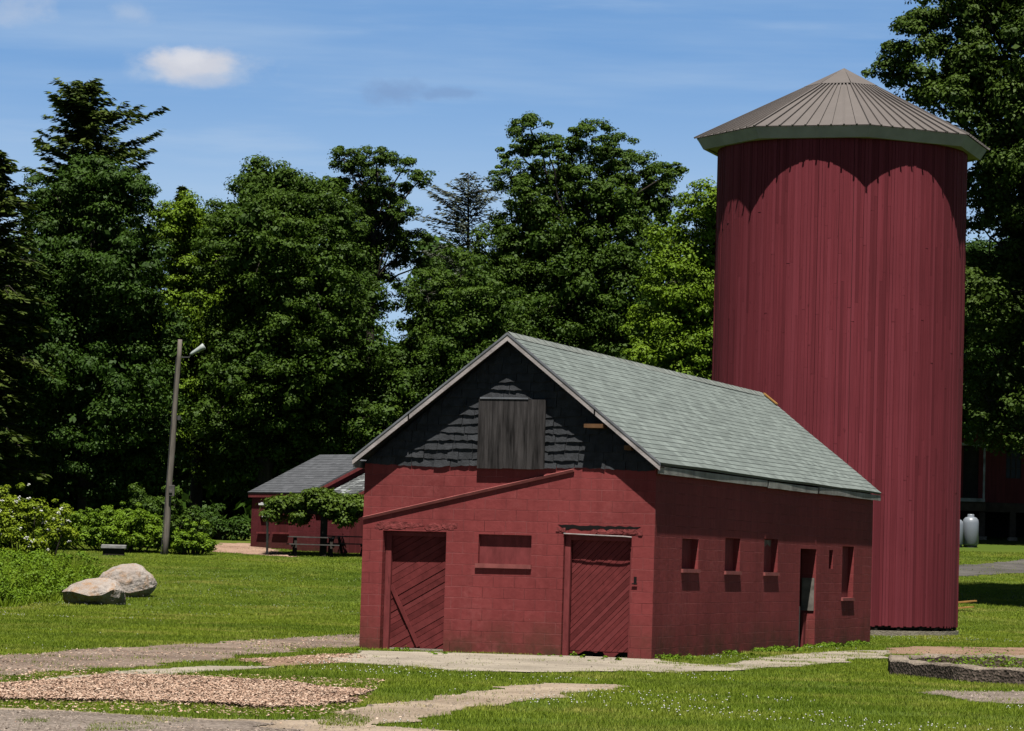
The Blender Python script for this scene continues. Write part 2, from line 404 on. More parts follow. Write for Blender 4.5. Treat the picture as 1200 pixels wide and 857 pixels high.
def m_metal():
    mt, nt, b = new_mat('brown_metal_roof'); v = coords(nt)
    n = tnoise(nt, v, .7, 4)
    c = mixc(nt, n, (.056, .048, .045), (.076, .066, .062))
    c = mixc(nt, mrange(nt, tnoise(nt, v, 3, 4), .5, .8, 0, .3), c, (.095, .084, .08))
    nt.links.new(c, b.inputs['Base Color']); b.inputs['Roughness'].default_value = .55; b.inputs['Specular IOR Level'].default_value = .4
    return mt
MAT['metal_roof'] = m_metal()
MAT['sage'] = simple('sage_fascia', (.62, .60, .57), .15, 2, .8)

def m_leaf(name, dark, light, trans=.14, rough=.6, dry=None):
    dark = tuple(q * .78 for q in dark); light = tuple(q * .78 for q in light)
    mt = bpy.data.materials.new(name); mt.use_nodes = True; nt = mt.node_tree; nt.nodes.clear()
    N = nt.nodes.new; out = N('ShaderNodeOutputMaterial'); t = attr(nt)
    v = coords(nt); big = tnoise(nt, v, .35, 3)
    f = mth(nt, 'ADD', mth(nt, 'MULTIPLY', t, .7), mth(nt, 'MULTIPLY', mrange(nt, big, .3, .7), .3))
    c = mixc(nt, f, dark, light)
    if dry:
        pn = mth(nt, 'MULTIPLY', mrange(nt, tnoise(nt, v, .42, 6, .68), .50, .66), mrange(nt, t, .15, .7))
        c = mixc(nt, mth(nt, 'MULTIPLY', pn, .8), c, dry)
        lush = mrange(nt, tnoise(nt, coords(nt, 'Object', (.5, 1, 1)), .3, 5, .6), .52, .68)
        c = mixc(nt, mth(nt, 'MULTIPLY', lush, .45), c, tuple(q * 1.0 for q in dark))
    p = N('ShaderNodeBsdfPrincipled'); nt.links.new(c, p.inputs['Base Color']); p.inputs['Roughness'].default_value = rough; p.inputs['Specular IOR Level'].default_value = .10
    tr = N('ShaderNodeBsdfTranslucent'); nt.links.new(mixc(nt, 1., c, (1.25, 1.35, .6), 'MULTIPLY'), tr.inputs[0])
    mx = N('ShaderNodeMixShader'); mx.inputs[0].default_value = trans
    nt.links.new(p.outputs[0], mx.inputs[1]); nt.links.new(tr.outputs[0], mx.inputs[2]); nt.links.new(mx.outputs[0], out.inputs[0])
    return mt
MAT['leaf_maple'] = m_leaf('maple_leaf', (.016, .038, .004), (.052, .090, .007))
MAT['leaf_deep'] = m_leaf('deep_green_leaf', (.012, .031, .004), (.038, .075, .007))
MAT['leaf_light'] = m_leaf('light_green_leaf', (.045, .086, .004), (.112, .175, .008))
MAT['leaf_oak'] = m_leaf('oak_leaf', (.017, .036, .004), (.052, .084, .010))
MAT['needle'] = m_leaf('hemlock_needle', (.018, .034, .006), (.060, .082, .012), .1)
MAT['needle_sparse'] = m_leaf('pine_needle', (.030, .040, .030), (.07, .08, .055), .1)
MAT['leaf_vine'] = m_leaf('vine_leaf', (.026, .050, .005), (.068, .105, .010))
MAT['leaf_shrub'] = m_leaf('shrub_leaf', (.042, .085, .004), (.115, .185, .009))
MAT['grass'] = m_leaf('grass_blade', (.052, .102, .006), (.225, .275, .026), .28, .6, (.25, .225, .06))
MAT['grass_tall'] = m_leaf('tall_grass_blade', (.08, .15, .006), (.24, .31, .03), .4, .6)
MAT['ledge'] = simple('sunlit_pink_ledge', (.46, .14, .13), .25, 5, .8)  # lighter pink paints in the sun caught on ledge and sills
MAT['porch'] = simple('shaded_porch_paint', (.4, .4, .42), .5, 3, .8)  # white paint set to grey, the barn's deep shade put into it
MAT['leaf_yellow'] = m_leaf('yellow_green_leaf', (.06, .10, .004), (.17, .215, .010))
MAT['petal'] = simple('white_petal', (.95, .95, .88), .1)

def m_ground():
    mt, nt, b = new_mat('lawn_ground'); v = coords(nt)
    n1 = tnoise(nt, v, .16, 5, .6); n2 = tnoise(nt, v, 1.3, 5, .65); n3 = tnoise(nt, v, 14, 4, .7)
    c = mixc(nt, n2, (0.0243, 0.0456, 0.0030), (0.0502, 0.0722, 0.0053))
    c = mixc(nt, mrange(nt, n1, .45, .7, 0, .6), c, (0.0646, 0.0760, 0.0091))
    c = mixc(nt, mrange(nt, n3, .45, .75, 0, .6), c, (0.0137, 0.0258, 0.0030))
    nt.links.new(c, b.inputs['Base Color']); b.inputs['Roughness'].default_value = .95; bump(nt, b, n3, .8, .05)
    return mt
MAT['ground'] = m_ground()
def m_dirt(name, a, c2, stain=None, ps=40., pebble=.4, b_=.5):
    a = tuple(q * .41 for q in a); c2 = tuple(q * .41 for q in c2); stain = stain and tuple(q * .41 for q in stain)
    mt, nt, b = new_mat(name); v = coords(nt)
    n1 = tnoise(nt, v, .5, 5, .6); n2 = tnoise(nt, v, 4, 5, .7)
    vo = nt.nodes.new('ShaderNodeTexVoronoi'); vo.inputs['Scale'].default_value = ps; nt.links.new(v, vo.inputs['Vector'])
    c = mixc(nt, mrange(nt, n1, .35, .65), tuple(q * .82 for q in a), tuple(q * 1.1 for q in c2))
    n4 = tnoise(nt, v, 1.6, 6, .7); c = mixc(nt, mrange(nt, n4, .45, .7, 0, .5), c, tuple(q * .6 for q in a))
    sepc = nt.nodes.new('ShaderNodeSeparateColor'); nt.links.new(vo.outputs['Color'], sepc.inputs[0])
    c = mixc(nt, mth(nt, 'MULTIPLY', mrange(nt, sepc.outputs[0], .55, 1.), pebble), c, tuple(min(.7, q * 1.7) for q in c2))
    c = mixc(nt, mth(nt, 'MULTIPLY', mrange(nt, sepc.outputs[1], .65, 1.), pebble), c, tuple(q * .45 for q in a))
    if stain: c = mixc(nt, mrange(nt, n2, .52, .72, 0, .7), c, stain)
    nt.links.new(c, b.inputs['Base Color']); b.inputs['Roughness'].default_value = .95
    bump(nt, b, mth(nt, 'ADD', n2, mth(nt, 'MULTIPLY', vo.outputs['Distance'], .5)), b_, .03); return mt
MAT['dirt'] = m_dirt('dirt_track', (.20, .145, .115), (.31, .235, .185), (.15, .10, .075))
MAT['dirt_red'] = m_dirt('reddish_dirt', (.27, .165, .11), (.35, .235, .165), (.18, .10, .07))
MAT['pale'] = m_dirt('pale_concrete', (.36, .31, .25), (.47, .41, .33), (.25, .2, .15), 60, .25, .3)
MAT['path'] = m_dirt('sandy_path', (.35, .27, .2), (.46, .37, .28), (.24, .18, .12), 45, .4)
MAT['gravel'] = m_dirt('gravel', (.20, .16, .13), (.30, .25, .215), (.14, .11, .09), 30, .7, .9)
MAT['asphalt'] = m_dirt('old_asphalt', (.09, .085, .08), (.14, .13, .12), None, 40, .3)
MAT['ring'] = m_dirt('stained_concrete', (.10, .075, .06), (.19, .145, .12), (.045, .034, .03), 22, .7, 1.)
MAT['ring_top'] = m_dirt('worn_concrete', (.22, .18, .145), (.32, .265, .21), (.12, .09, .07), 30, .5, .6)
MAT['found'] = m_dirt('foundation_concrete', (.3, .26, .2), (.4, .35, .27), (.2, .16, .11), 30, .4, .5)
MAT['mulch'] = m_dirt('mulch', (.34, .21, .15), (.46, .31, .23), (.22, .13, .09), 20, .6, 1.)
def m_chip():
    mt, nt, b = new_mat('wood_chip'); t = attr(nt)
    nt.links.new(cramp(nt, t, [(0, (.10, .06, .044)), (.2, (.18, .112, .08)), (.65, (.25, .168, .122)), (1, (.32, .25, .20))]), b.inputs['Base Color'])
    return mt
MAT['chip'] = m_chip()
def m_pebble():
    mt, nt, b = new_mat('pebble'); nt.links.new(cramp(nt, attr(nt), [(0, (.045, .036, .030)), (.5, (.10, .08, .066)), (1, (.17, .14, .12))]), b.inputs['Base Color']); return mt
MAT['pebble'] = m_pebble()
def m_rock():
    mt, nt, b = new_mat('boulder_stone'); v = coords(nt)
    n1 = tnoise(nt, v, 1.3, 5, .6); n2 = tnoise(nt, v, 3.2, 6, .7); n3 = tnoise(nt, v, 14, 4, .7)
    c = mixc(nt, mrange(nt, n1, .35, .65), (.16, .132, .116), (.23, .207, .19))
    c = mixc(nt, mrange(nt, n2, .5, .66, 0, .8), c, (.18, .098, .043))
    c = mixc(nt, mrange(nt, tnoise(nt, v, 2.1, 6, .75), .52, .66, 0, .75), c, (.075, .066, .063))
    c = mixc(nt, mrange(nt, n3, .55, .8, 0, .5), c, (.29, .27, .245))
    nt.links.new(c, b.inputs['Base Color']); bump(nt, b, mth(nt, 'ADD', n3, n2), .8, .06); return mt
MAT['rock'] = m_rock()

# ------------------------------------------------------------------ ground sheet
def make_ground():
    xs = np.unique(np.concatenate([np.linspace(-420, -45, 16), np.linspace(-45, 45, 91), np.linspace(45, 420, 16)]))
    ys = np.unique(np.concatenate([np.linspace(-80, 20, 11), np.linspace(20, 180, 161), np.linspace(180, 700, 20)]))
    gx, gy = np.meshgrid(xs, ys); gz = terrain(gx, gy)
    V = np.stack([gx, gy, gz], -1).reshape(-1, 3); nx = len(xs); ny = len(ys)
    i = np.arange(nx * ny).reshape(ny, nx)
    Fc = np.stack([i[:-1, :-1], i[:-1, 1:], i[1:, 1:], i[1:, :-1]], -1).reshape(-1, 4)
    o = link('ground', mesh_np('ground', V, Fc), MAT['ground'], smooth=True); tag(o, kind='structure')
make_ground()

SHEETS = []     # polygons (world x,y) where no grass grows
def inside(poly, x, y):
    r = np.zeros(len(x), bool); n = len(poly)
    for i in range(n):
        x0, y0 = poly[i]; x1, y1 = poly[(i + 1) % n]
        c = ((y0 > y) != (y1 > y))
        with np.errstate(divide='ignore', invalid='ignore'):
            xx = (x1 - x0) * (y - y0) / (y1 - y0) + x0
        r ^= c & (x < xx)
    return r

def ragged(poly, step=.22, amp=.18, seed=0):
    out = []
    n = len(poly)
    for i in range(n):
        a = np.array(poly[i]); b = np.array(poly[(i + 1) % n]); d = np.hypot(*(b - a)); k = max(1, int(d / step))
        nn = np.array([-(b - a)[1], (b - a)[0]]) / max(d, 1e-6)
        for j in range(k):
            p = a + (b - a) * j / k
            q = (float(vnoise(p[0], p[1], .9, seed + 3)) - .5) * 2.4 + (float(vnoise(p[0], p[1], .25, seed + 9)) - .5) * 1.4
            out.append(p + nn * q * amp)
    return out
def sheet(name, pix, mat, lvl, amp=.18, seed=0, world=None):
    pts = world if world else [tuple(gnd(*q)[:2]) for q in pix]
    pl = ragged(pts, amp=amp, seed=seed)
    P = np.array(pl); mn, mx = P.min(0), P.max(0); cx = .0018 * max(30, mn[1]); cyy = .0035 * max(30, mn[1])
    nx, ny = int((mx[0] - mn[0]) / cx) + 2, int((mx[1] - mn[1]) / cyy) + 2
    gx, gy = np.meshgrid(mn[0] + cx * np.arange(nx), mn[1] + cyy * np.arange(ny))
    ok = inside(P, (gx[:-1, :-1] + cx / 2).ravel(), (gy[:-1, :-1] + cyy / 2).ravel())
    ids = np.arange(nx * ny).reshape(ny, nx)
    Fc = np.stack([ids[:-1, :-1], ids[:-1, 1:], ids[1:, 1:], ids[1:, :-1]], -1).reshape(-1, 4)[ok]
    used, inv = np.unique(Fc, return_inverse=True)
    V = np.stack([gx.ravel(), gy.ravel(), terrain(gx.ravel(), gy.ravel()) + .004 * lvl + .003], -1)[used]
    me = mesh_np(name, V, inv.reshape(-1, 4))
    o = link(name, me, MAT[mat]); tag(o, kind='structure')
    SHEETS.append(np.array(pl))
    return o
def build_sheets():
    sheet('dirt_road', [(-60, 770), (0, 768), (140, 760), (280, 752), (420, 744), (470, 742), (470, 752), (418, 759), (350, 763), (290, 769), (245, 775), (140, 782), (87, 787), (0, 797), (-60, 802)], 'dirt', 1, .25, 1)
    sheet('concrete_path', [(-60, 812), (0, 802), (90, 793), (175, 785), (245, 781.5), (322, 782), (262, 787), (210, 790), (157, 793.5), (70, 800), (0, 806), (-60, 818)], 'pale', 2, .1, 2)
    sheet('dirt_patch', [(285, 774), (350, 770), (420, 767), (424, 775), (385, 779), (322, 782), (300, 778)], 'dirt_red', 3, .2, 3)
    sheet('concrete_apron', [(385, 777), (420, 763.5), (600, 768), (762, 773), (790, 777), (840, 782), (880, 773), (965, 765), (1040, 763), (1040, 771), (955, 780), (847, 787), (788, 789), (740, 788), (643, 788.5), (539, 788), (480, 783)], 'pale', 4, .16, 4)
    sheet('mulch_bed', [(-60, 813), (0, 806), (70, 800.5), (140, 794), (200, 796), (280, 801), (350, 805), (425, 812), (430, 820), (367, 831), (315, 833), (245, 828), (140, 823.5), (0, 823.5), (-60, 824)], 'mulch', 3, .15, 5)
    sheet('gravel_lot', [(-60, 831), (0, 831), (140, 837), (245, 843), (350, 845), (400, 834), (452, 825), (539, 815), (580, 806.5), (650, 801.5), (729, 803), (745, 805.5), (701, 809), (643, 819), (539, 833), (469, 845), (440, 850), (520, 857), (600, 875), (600, 960), (-60, 960)], 'path', 2, .15, 6)
    sheet('gravel_patch', [(-60, 834), (0, 834), (140, 840), (245, 846), (310, 847.5), (350, 851), (300, 853.5), (360, 857), (330, 868), (420, 880), (440, 990), (-60, 990)], 'gravel', 4, .2, 7)
    sheet('gravel_patch', [(1090, 815), (1096, 810), (1130, 811), (1180, 812), (1230, 811), (1230, 826), (1190, 826), (1140, 823)], 'gravel', 2, .15, 8)
    sheet('gravel_pad', [(1040, 760), (1075, 758.5), (1150, 759), (1260, 760), (1260, 772), (1150, 770), (1090, 769), (1042, 767)], 'dirt_red', 2, .2, 9)
    sheet('far_road', [(1090, 661), (1140, 662), (1200, 656), (1330, 650), (1330, 664), (1200, 672), (1140, 675), (1090, 676)], 'asphalt', 2, .2, 10)
    sheet('mulch_bed', [(243, 641), (262, 637), (292, 637), (345, 650), (345, 653), (290, 650), (250, 647)], 'mulch', 2, .2, 11)
build_sheets()
GRASS_PATCHES = [np.array([tuple(gnd(*q)[:2]) for q in P]) for P in (
    [(18, 846), (60, 844.5), (55, 849), (25, 850.5)], [(168, 841), (228, 843), (225, 850), (168, 849)], [(104, 851), (170, 849), (190, 857), (100, 860)],
    [(365, 842), (405, 838), (440, 844), (425, 853), (375, 852)])]

def blades(pos, hgt, wid, lean=.5, tint=None):
    n = len(pos); a = rng.uniform(0, 2 * np.pi, n); la = rng.uniform(0, 2 * np.pi, n); ll = rng.uniform(0, lean, n) * hgt
    dx = np.stack([np.cos(a), np.sin(a), np.zeros(n)], -1) * (wid[:, None] / 2)
    tip = pos + np.stack([np.cos(la) * ll, np.sin(la) * ll, hgt], -1)
    V = np.stack([pos - dx, pos + dx, tip], 1).reshape(-1, 3)
    return V, np.arange(3 * n).reshape(-1, 3), tint

PHI = .3225; BO = Vector((2.622, 57.389, 0)); BW, BL, BH = 5.549, 18.456, 3.405
SILO = (8.665, 85.772); SILO_R = 3.319
def make_grass():
    N = 2000000; k = .32
    # density falls with distance: y^-0.6 over the visible wedge
    u = rng.random(N); y0, y1 = 28.0, 130.0; e = .55
    y = (y0 ** e + u * (y1 ** e - y0 ** e)) ** (1 / e)
    x = (rng.random(N) - .5) * 2 * (.165 * y + 4.5)
    ok = np.ones(N, bool)
    for S in SHEETS:
        hit = inside(S, x, y)
        if S is SHEETS[6] or S is SHEETS[5]:
            for P in GRASS_PATCHES: hit &= ~inside(P, x, y)
        if S is SHEETS[3]: hit &= ~((x > 2.6) & (vnoise(x, y, .8, 61) * .6 + vnoise(x, y, .3, 62) * .4 > .56))
        stray = rng.random(N) < .16 * np.clip((vnoise(x, y, .9, 5) * .6 + vnoise(x, y, .25, 15) * .4 - .5) * 5, 0, 1)
        ok &= ~hit | stray
    c, s = math.cos(PHI), math.sin(PHI)
    lx = (x - BO.x) * c - (y - BO.y) * s; ly = (x - BO.x) * s + (y - BO.y) * c
    ok &= ~((lx > -BW) & (lx < 0.03) & (ly > -.03) & (ly < BL))
    ok &= ((x - SILO[0]) ** 2 + (y - SILO[1]) ** 2 > (SILO_R + .12) ** 2)
    bald = vnoise(x, y, 1.4, 11)
    ok &= (rng.random(N) > .6 * (bald > .72))
    x, y = x[ok], y[ok]; n = len(x)
    z = terrain(x, y)
    far = y / 30
    clump = vnoise(x, y, .5, 2)
    h = (.022 + .036 * rng.random(n)) * (.6 + .8 * clump)
    wd = (.007 + .006 * rng.random(n)) * far ** .75
    big = vnoise(x, y, 5, 4); mid = vnoise(x, y, 1.2, 6)
    stripe = vnoise(x * .12, y, 2.2, 8)
    fine = vnoise(x, y, .28, 14)
    t = .2 * rng.random(n) + .36 * mid + .3 * big + .34 * stripe + .25 * fine - .24
    V, Fc, _ = blades(np.stack([x, y, z - .004], -1), h, wd, .8)
    o = link('grass', mesh_np('grass', V, Fc, np.clip(t, 0, 1)), MAT['grass']); tag(o, kind='stuff')
    # white clover heads scattered in the lawn
    M_ = 13000; u = rng.random(M_); y = (y0 ** e + u * (110. ** e - y0 ** e)) ** (1 / e); x = (rng.random(M_) - .5) * 2 * (.165 * y + 1)
    keep = (vnoise(x, y, 2.2, 21) * .6 + vnoise(x * .3, y, 3.0, 22) * .4 > .62)
    keep &= ~((y < 70) & (x < -3.2) & (y > 28) & (rng.random(M_) < .85))
    for S in SHEETS: keep &= ~inside(S, x, y)
    lx = (x - BO.x) * c - (y - BO.y) * s; ly = (x - BO.x) * s + (y - BO.y) * c
    keep &= ~((lx > -BW) & (lx < 0.3) & (ly > -.3) & (ly < BL))
    x, y = x[keep], y[keep]; n = len(x); z = terrain(x, y) + rng.uniform(.045, .075, n)
    r = rng.uniform(.006, .012, n)
    base = np.array([[1,0,0],[0,1,0],[-1,0,0],[0,-1,0],[0,0,1],[0,0,-1]], float)
    V = (np.stack([x, y, z], -1)[:, None, :] + base[None] * r[:, None, None]).reshape(-1, 3)
    f8 = np.array([[0,1,4],[1,2,4],[2,3,4],[3,0,4],[1,0,5],[2,1,5],[3,2,5],[0,3,5]])
    Fc = (np.arange(n)[:, None, None] * 6 + f8[None]).reshape(-1, 3)
    o = link('clover_flowers', mesh_np('clover_flowers', V, Fc), MAT['petal']); tag(o, kind='stuff')
    # wood chips on the bed in the left foreground
    B = SHEETS[4]; mn, mx = B.min(0), B.max(0); n = 240000
    x = rng.uniform(mn[0], mx[0], n); y = rng.uniform(mn[1], mx[1], n); q = inside(B, x, y); x, y = x[q], y[q]; n = len(x)
    z = terrain(x, y) + .02 + rng.random(n) * .02 + .04 * vnoise(x, y, 1.0, 33)
    for Sx, cnt in ((SHEETS[0], 9000), (SHEETS[2], 3500), (SHEETS[5], 1500)):
        mn, mx = Sx.min(0), Sx.max(0); xx = rng.uniform(mn[0], mx[0], cnt); yy = rng.uniform(mn[1], mx[1], cnt)
        q = inside(Sx, xx, yy) & (vnoise(xx, yy, 1.3, 51) * .6 + vnoise(xx, yy, .4, 52) * .4 > .42); xx, yy = xx[q], yy[q]
        x = np.concatenate([x, xx]); y = np.concatenate([y, yy]); z = np.concatenate([z, terrain(xx, yy) + .022])
    xx = rng.uniform(B.min(0)[0], B.max(0)[0], 6000); yy = rng.uniform(B.min(0)[1] - 1.2, B.max(0)[1] + 1.2, 6000)
    x = np.concatenate([x, xx]); y = np.concatenate([y, yy]); z = np.concatenate([z, terrain(xx, yy) + rng.uniform(.02, .05, 6000)]); n = len(x)
    a = rng.uniform(0, 2 * np.pi, n); L = rng.uniform(.007, .025, n); W_ = rng.uniform(.005, .013, n)
    d = np.stack([np.cos(a), np.sin(a), rng.normal(0, .2, n)], -1); e_ = np.stack([-np.sin(a), np.cos(a), rng.normal(0, .25, n)], -1)
    P = np.stack([x, y, z], -1)
    V = np.stack([P - d * L[:, None] - e_ * W_[:, None], P + d * L[:, None] - e_ * W_[:, None] * .7, P + d * L[:, None] * .8 + e_ * W_[:, None], P - d * L[:, None] * .9 + e_ * W_[:, None]], 1).reshape(-1, 3)
    o = link('wood_chips', mesh_np('wood_chips', V, np.arange(4 * n).reshape(-1, 4), rng.random(n) ** .9), MAT['chip']); tag(o, kind='stuff')

def make_stones():
    X = []; Y = []
    for Sx, cnt in ((SHEETS[0], 9000), (SHEETS[3], 2500), (SHEETS[5], 9000), (SHEETS[6], 9000), (SHEETS[7], 1500)):
        mn, mx = Sx.min(0), Sx.max(0); xx = rng.uniform(mn[0], mx[0], cnt); yy = rng.uniform(mn[1], mx[1], cnt); q = inside(Sx, xx, yy) & (vnoise(xx, yy, .7, 81) > .35)
        X.append(xx[q]); Y.append(yy[q])
    x = np.concatenate(X); y = np.concatenate(Y); n = len(x); z = terrain(x, y) + .021
    base = np.array([[1,0,0],[0,1,0],[-1,0,0],[0,-1,0],[0,0,1]], float); r_ = rng.uniform(.004, .016, n) * (1 + (rng.random(n) < .04))
    V = np.stack([x, y, z], -1)[:, None, :] + base[None] * r_[:, None, None] * rng.uniform(.6, 1.2, (n, 5, 1))
    Fc = (np.arange(n)[:, None, None] * 5 + np.array([[0,1,4],[1,2,4],[2,3,4],[3,0,4]])[None]).reshape(-1, 3)
    tag(link('loose_stones', mesh_np('loose_stones', V.reshape(-1, 3), Fc, np.repeat(rng.random(n), 4)), MAT['pebble']), kind='stuff')
# ------------------------------------------------------------------ block barn
def clip_poly(poly, a, b, c):
    """keep a*x + b*y <= c"""
    out = []
    for i in range(len(poly)):
        p, q = poly[i], poly[(i + 1) % len(poly)]
        dp, dq = a * p[0] + b * p[1] - c, a * q[0] + b * q[1] - c
        if dp <= 0: out.append(p)
        if (dp < 0 < dq) or (dq < 0 < dp):
            t = dp / (dp - dq); out.append((p[0] + (q[0] - p[0]) * t, p[1] + (q[1] - p[1]) * t))
    return out
def planks(mb, x0, x1, z0, z1, y, ang, width, jit=.008, gap=.007, thick=.03):
    ca, sa = math.cos(ang), math.sin(ang)      # plank direction
    nx, nz = -sa, ca
    cs = [nx * x + nz * z for x in (x0, x1) for z in (z0, z1)]
    k = min(cs)
    while k < max(cs):
        ww = width * random.uniform(.85, 1.15)
        poly = [(x0, z0), (x1, z0), (x1, z1), (x0, z1)]
        poly = clip_poly(poly, nx, nz, k + ww - gap); poly = clip_poly(poly, -nx, -nz, -k)
        if len(poly) > 2:
            j = random.uniform(-jit, jit)
            mb.prism(poly, lambda a, b: (a, y + j, b), lambda a, b: (a, y + j + thick, b), random.random())
        k += ww

def slope_roof(name, f, n_len, n_course, mat, parent, thick=.05, sag=.012, lip=.009, seed=0):
    """f(s,t,h): s along the eave 0..1, t up the slope 0..1, h off the surface.  Stepped courses, real thickness"""
    vs = []; fs = []; uv = []
    L_ = (Vector(f(1, 0, 0)) - Vector(f(0, 0, 0))).length; S_ = (Vector(f(0, 1, 0)) - Vector(f(0, 0, 0))).length
    def sg(s, t): return (float(vnoise(s * 7, t * 3, 1, 40 + seed)) - .5) * 2 * sag
    rows = []
    for c in range(n_course):
        for q, h in ((c / n_course, lip), ((c + 1) / n_course, 0.0)):
            r = []
            for i in range(n_len + 1):
                s = i / n_len; r.append(len(vs)); vs.append(f(s, q, h + sg(s, q))); uv.append((s * L_, q * S_))
            rows.append(r)
    for a, b in zip(rows, rows[1:]):
        for i in range(n_len): fs.append((a[i], a[i + 1], b[i + 1], b[i]))
    nb = len(vs)
    low = []
    for t in (0, 1):
        r = []
        for i in range(n_len + 1):
            s = i / n_len; r.append(len(vs)); vs.append(f(s, t, -thick + sg(s, t))); uv.append((s * L_, t * S_))
        low.append(r)
    for i in range(n_len): fs.append((low[1][i], low[1][i + 1], low[0][i + 1], low[0][i])); fs.append((low[0][i], low[0][i + 1], rows[0][i + 1], rows[0][i])); fs.append((rows[-1][i], rows[-1][i + 1], low[1][i + 1], low[1][i]))
    for e in (0, -1):
        ids = [r[e] for r in rows]
        fs.append(tuple([low[0][e]] + ids + [low[1][e]]) if e == 0 else tuple([low[1][e]] + ids[::-1] + [low[0][e]]))
    me = bpy.data.meshes.new(name); me.from_pydata([tuple(v) for v in vs], [], fs)
    ul = me.uv_layers.new(name='slope')
    for l in me.loops: ul.data[l.index].uv = uv[l.vertex_index]
    bm = bmesh.new(); bm.from_mesh(me); bmesh.ops.recalc_face_normals(bm, faces=bm.faces); bm.to_mesh(me); bm.free()
    return link(name, me, mat, parent)

def make_barn():
    T = .32; W, L, H = BW, BL, BH
    root = empty('block_barn', BO, -PHI)
    tag(root, 'low red painted concrete block barn with black shingled gable and grey shingle roof', 'barn')
    fm = lambda u, z, d: (-u, d, z)         # u runs left from the right front corner
    sm = lambda u, z, d: (-d, u, z)
    ld = (3.925, 5.154, .0, 2.175); rd = (.42, 1.69, .0, 2.185); win = (2.297, 3.305, 1.60, 2.155)
    wall = MB()
    wall.slab([0, W], [-.4, H], [ld, rd, win], fm, T)
    sw = [(1.86, 3.02, 1.62, 2.19), (4.98, 6.14, 1.60, 2.25), (8.10, 9.26, 1.59, 2.28)]
    sd_ = (11.28, 12.76, -.02, 2.12); slot = (13.99, 14.39, 1.71, 2.12); w4 = (15.32, 16.52, 1.06, 2.22)
    wall.slab([T, L], [-.4, H], sw + [sd_, slot, w4], sm, T)
    wall.slab([T, L], [-.4, H], [], lambda u, z, d: (-W + d, u, z), T)
    wall.slab([T, W - T], [-.4, H], [], lambda u, z, d: (-u, L - d, z), T)
    wall.build('wall', MAT['block'], root)
    # inside: dark floor so that the open doorway reads as a dark room
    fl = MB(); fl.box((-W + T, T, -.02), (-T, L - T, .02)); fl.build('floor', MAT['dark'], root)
    # ---- lintels of broken concrete above both doors
    def rubble(name, u0, u1, z0, z1, depth, seed, n=34):
        random.seed(seed); mb = MB()
        for k in range(n):
            u = random.uniform(u0, u1); z = random.uniform(z0 + .02, z1 - .02); a = random.uniform(.05, .17); b = random.uniform(.02, .05)
            pts = [(u + a * math.cos(q + random.uniform(-.2, .2)) * random.uniform(.7, 1.1), z + b * math.sin(q) * random.uniform(.7, 1.2)) for q in np.linspace(0, 2 * np.pi, 8)[:-1]]
            pts = [(min(max(p, u0), u1), min(max(r, z0), z1)) for p, r in pts]
            d = random.uniform(.004, depth)
            mb.prism(pts, lambda p, r: (-p, -d, r), lambda p, r: (-p, .05, r))
        return mb.build(name, MAT['rubble'], root)
    rubble('lintel', 3.72, 5.32, 2.195, 2.345, .008, 3)
    # right lintel: spalled; ragged dark strip paints its shadow line, with a bent iron bar
    random.seed(9)
    mb = MB(); top = [(u, 2.36 + random.uniform(-.012, .012)) for u in np.linspace(.26, 1.80, 24)]; bot = [(u, 2.295 + random.uniform(-.03, .03)) for u in np.linspace(1.66, .42, 22)]
    mb.prism(top + bot, lambda a, b: (-a, -.006, b), lambda a, b: (-a, .01, b)); mb.build('lintel_shadow_strip', MAT['dark'], root)
    rubble('lintel', .22, 1.15, 2.205, 2.31, .018, 5, 26); rubble('lintel', 1.66, 1.84, 2.2, 2.31, .016, 6, 8)
    random.seed(12)
    rod = MB(); rod.tube([(-1.69, -.015, 2.205), (-1.1, -.03, 2.19), (-.55, -.03, 2.18), (-.42, -.012, 2.17)], .011, 6); rod.build('reinforcing_bar', MAT['rake'], root)
    # ---- doors
    def frame(u0, u1, z1, wl, wr, depth0):
        mb = MB()
        mb.box((-u1 + .012, depth0, .01), (-u1 + wl, depth0 + .09, z1 - .01)); mb.box((-u0 - wr, depth0 + .015, .01), (-u0 - .012, depth0 + .09, z1 - .01))
        mb.box((-u1 + wl, depth0 + .01, z1 - .09), (-u0 - wr, depth0 + .09, z1 - .01)); return mb
    mb = MB(); planks(mb, -5.05, -3.955, .05, 2.1, .215, R(30), .115)
    d1 = mb.build('door', MAT['door'], root); tag(d1, 'left door of diagonal planks with a brace')
    mb = MB(); mb.bar((-5.04, .195, 1.18), (-4.47, .195, .08), .07, .02, .7, (0, 1, 0)); mb.build('brace', MAT['door'], d1)
    frame(3.925, 5.154, 2.175, .12, .035, .14).build('door_frame', MAT['trim_red'], d1)
    mb = MB(); mb.box((-5.0, .12, -.02), (-3.93, .21, .045)); mb.build('threshold', MAT['pale'], d1)
    mb = MB(); planks(mb, -1.57, -.46, .12, 2.1, .165, R(45), .085, .005)
    d2 = mb.build('door', MAT['door'], root); tag(d2, 'right door with broken lower edge')
    mb = MB()
    tooth = [(-1.57, .12), (-1.57, .075), (-1.40, .06), (-1.30, .12), (-1.22, .13), (-1.08, .09), (-.98, .15), (-.90, .03), (-.74, .03), (-.66, .1), (-.5, .14), (-.46, .12)]
    mb.prism([(-1.57, .1201)] + tooth[1:-1] + [(-.46, .1201)], lambda a, b: (a, .168, b), lambda a, b: (a, .19, b)); mb.build('splintered_edge', MAT['door'], d2)
    frame(.42, 1.69, 2.185, .115, .04, .06).build('door_frame', MAT['trim_red'], d2)
    mb = MB(); mb.box((-1.56, .30, -.02), (-.47, .31, 2.1)); mb.build('backing', MAT['dark'], d2)
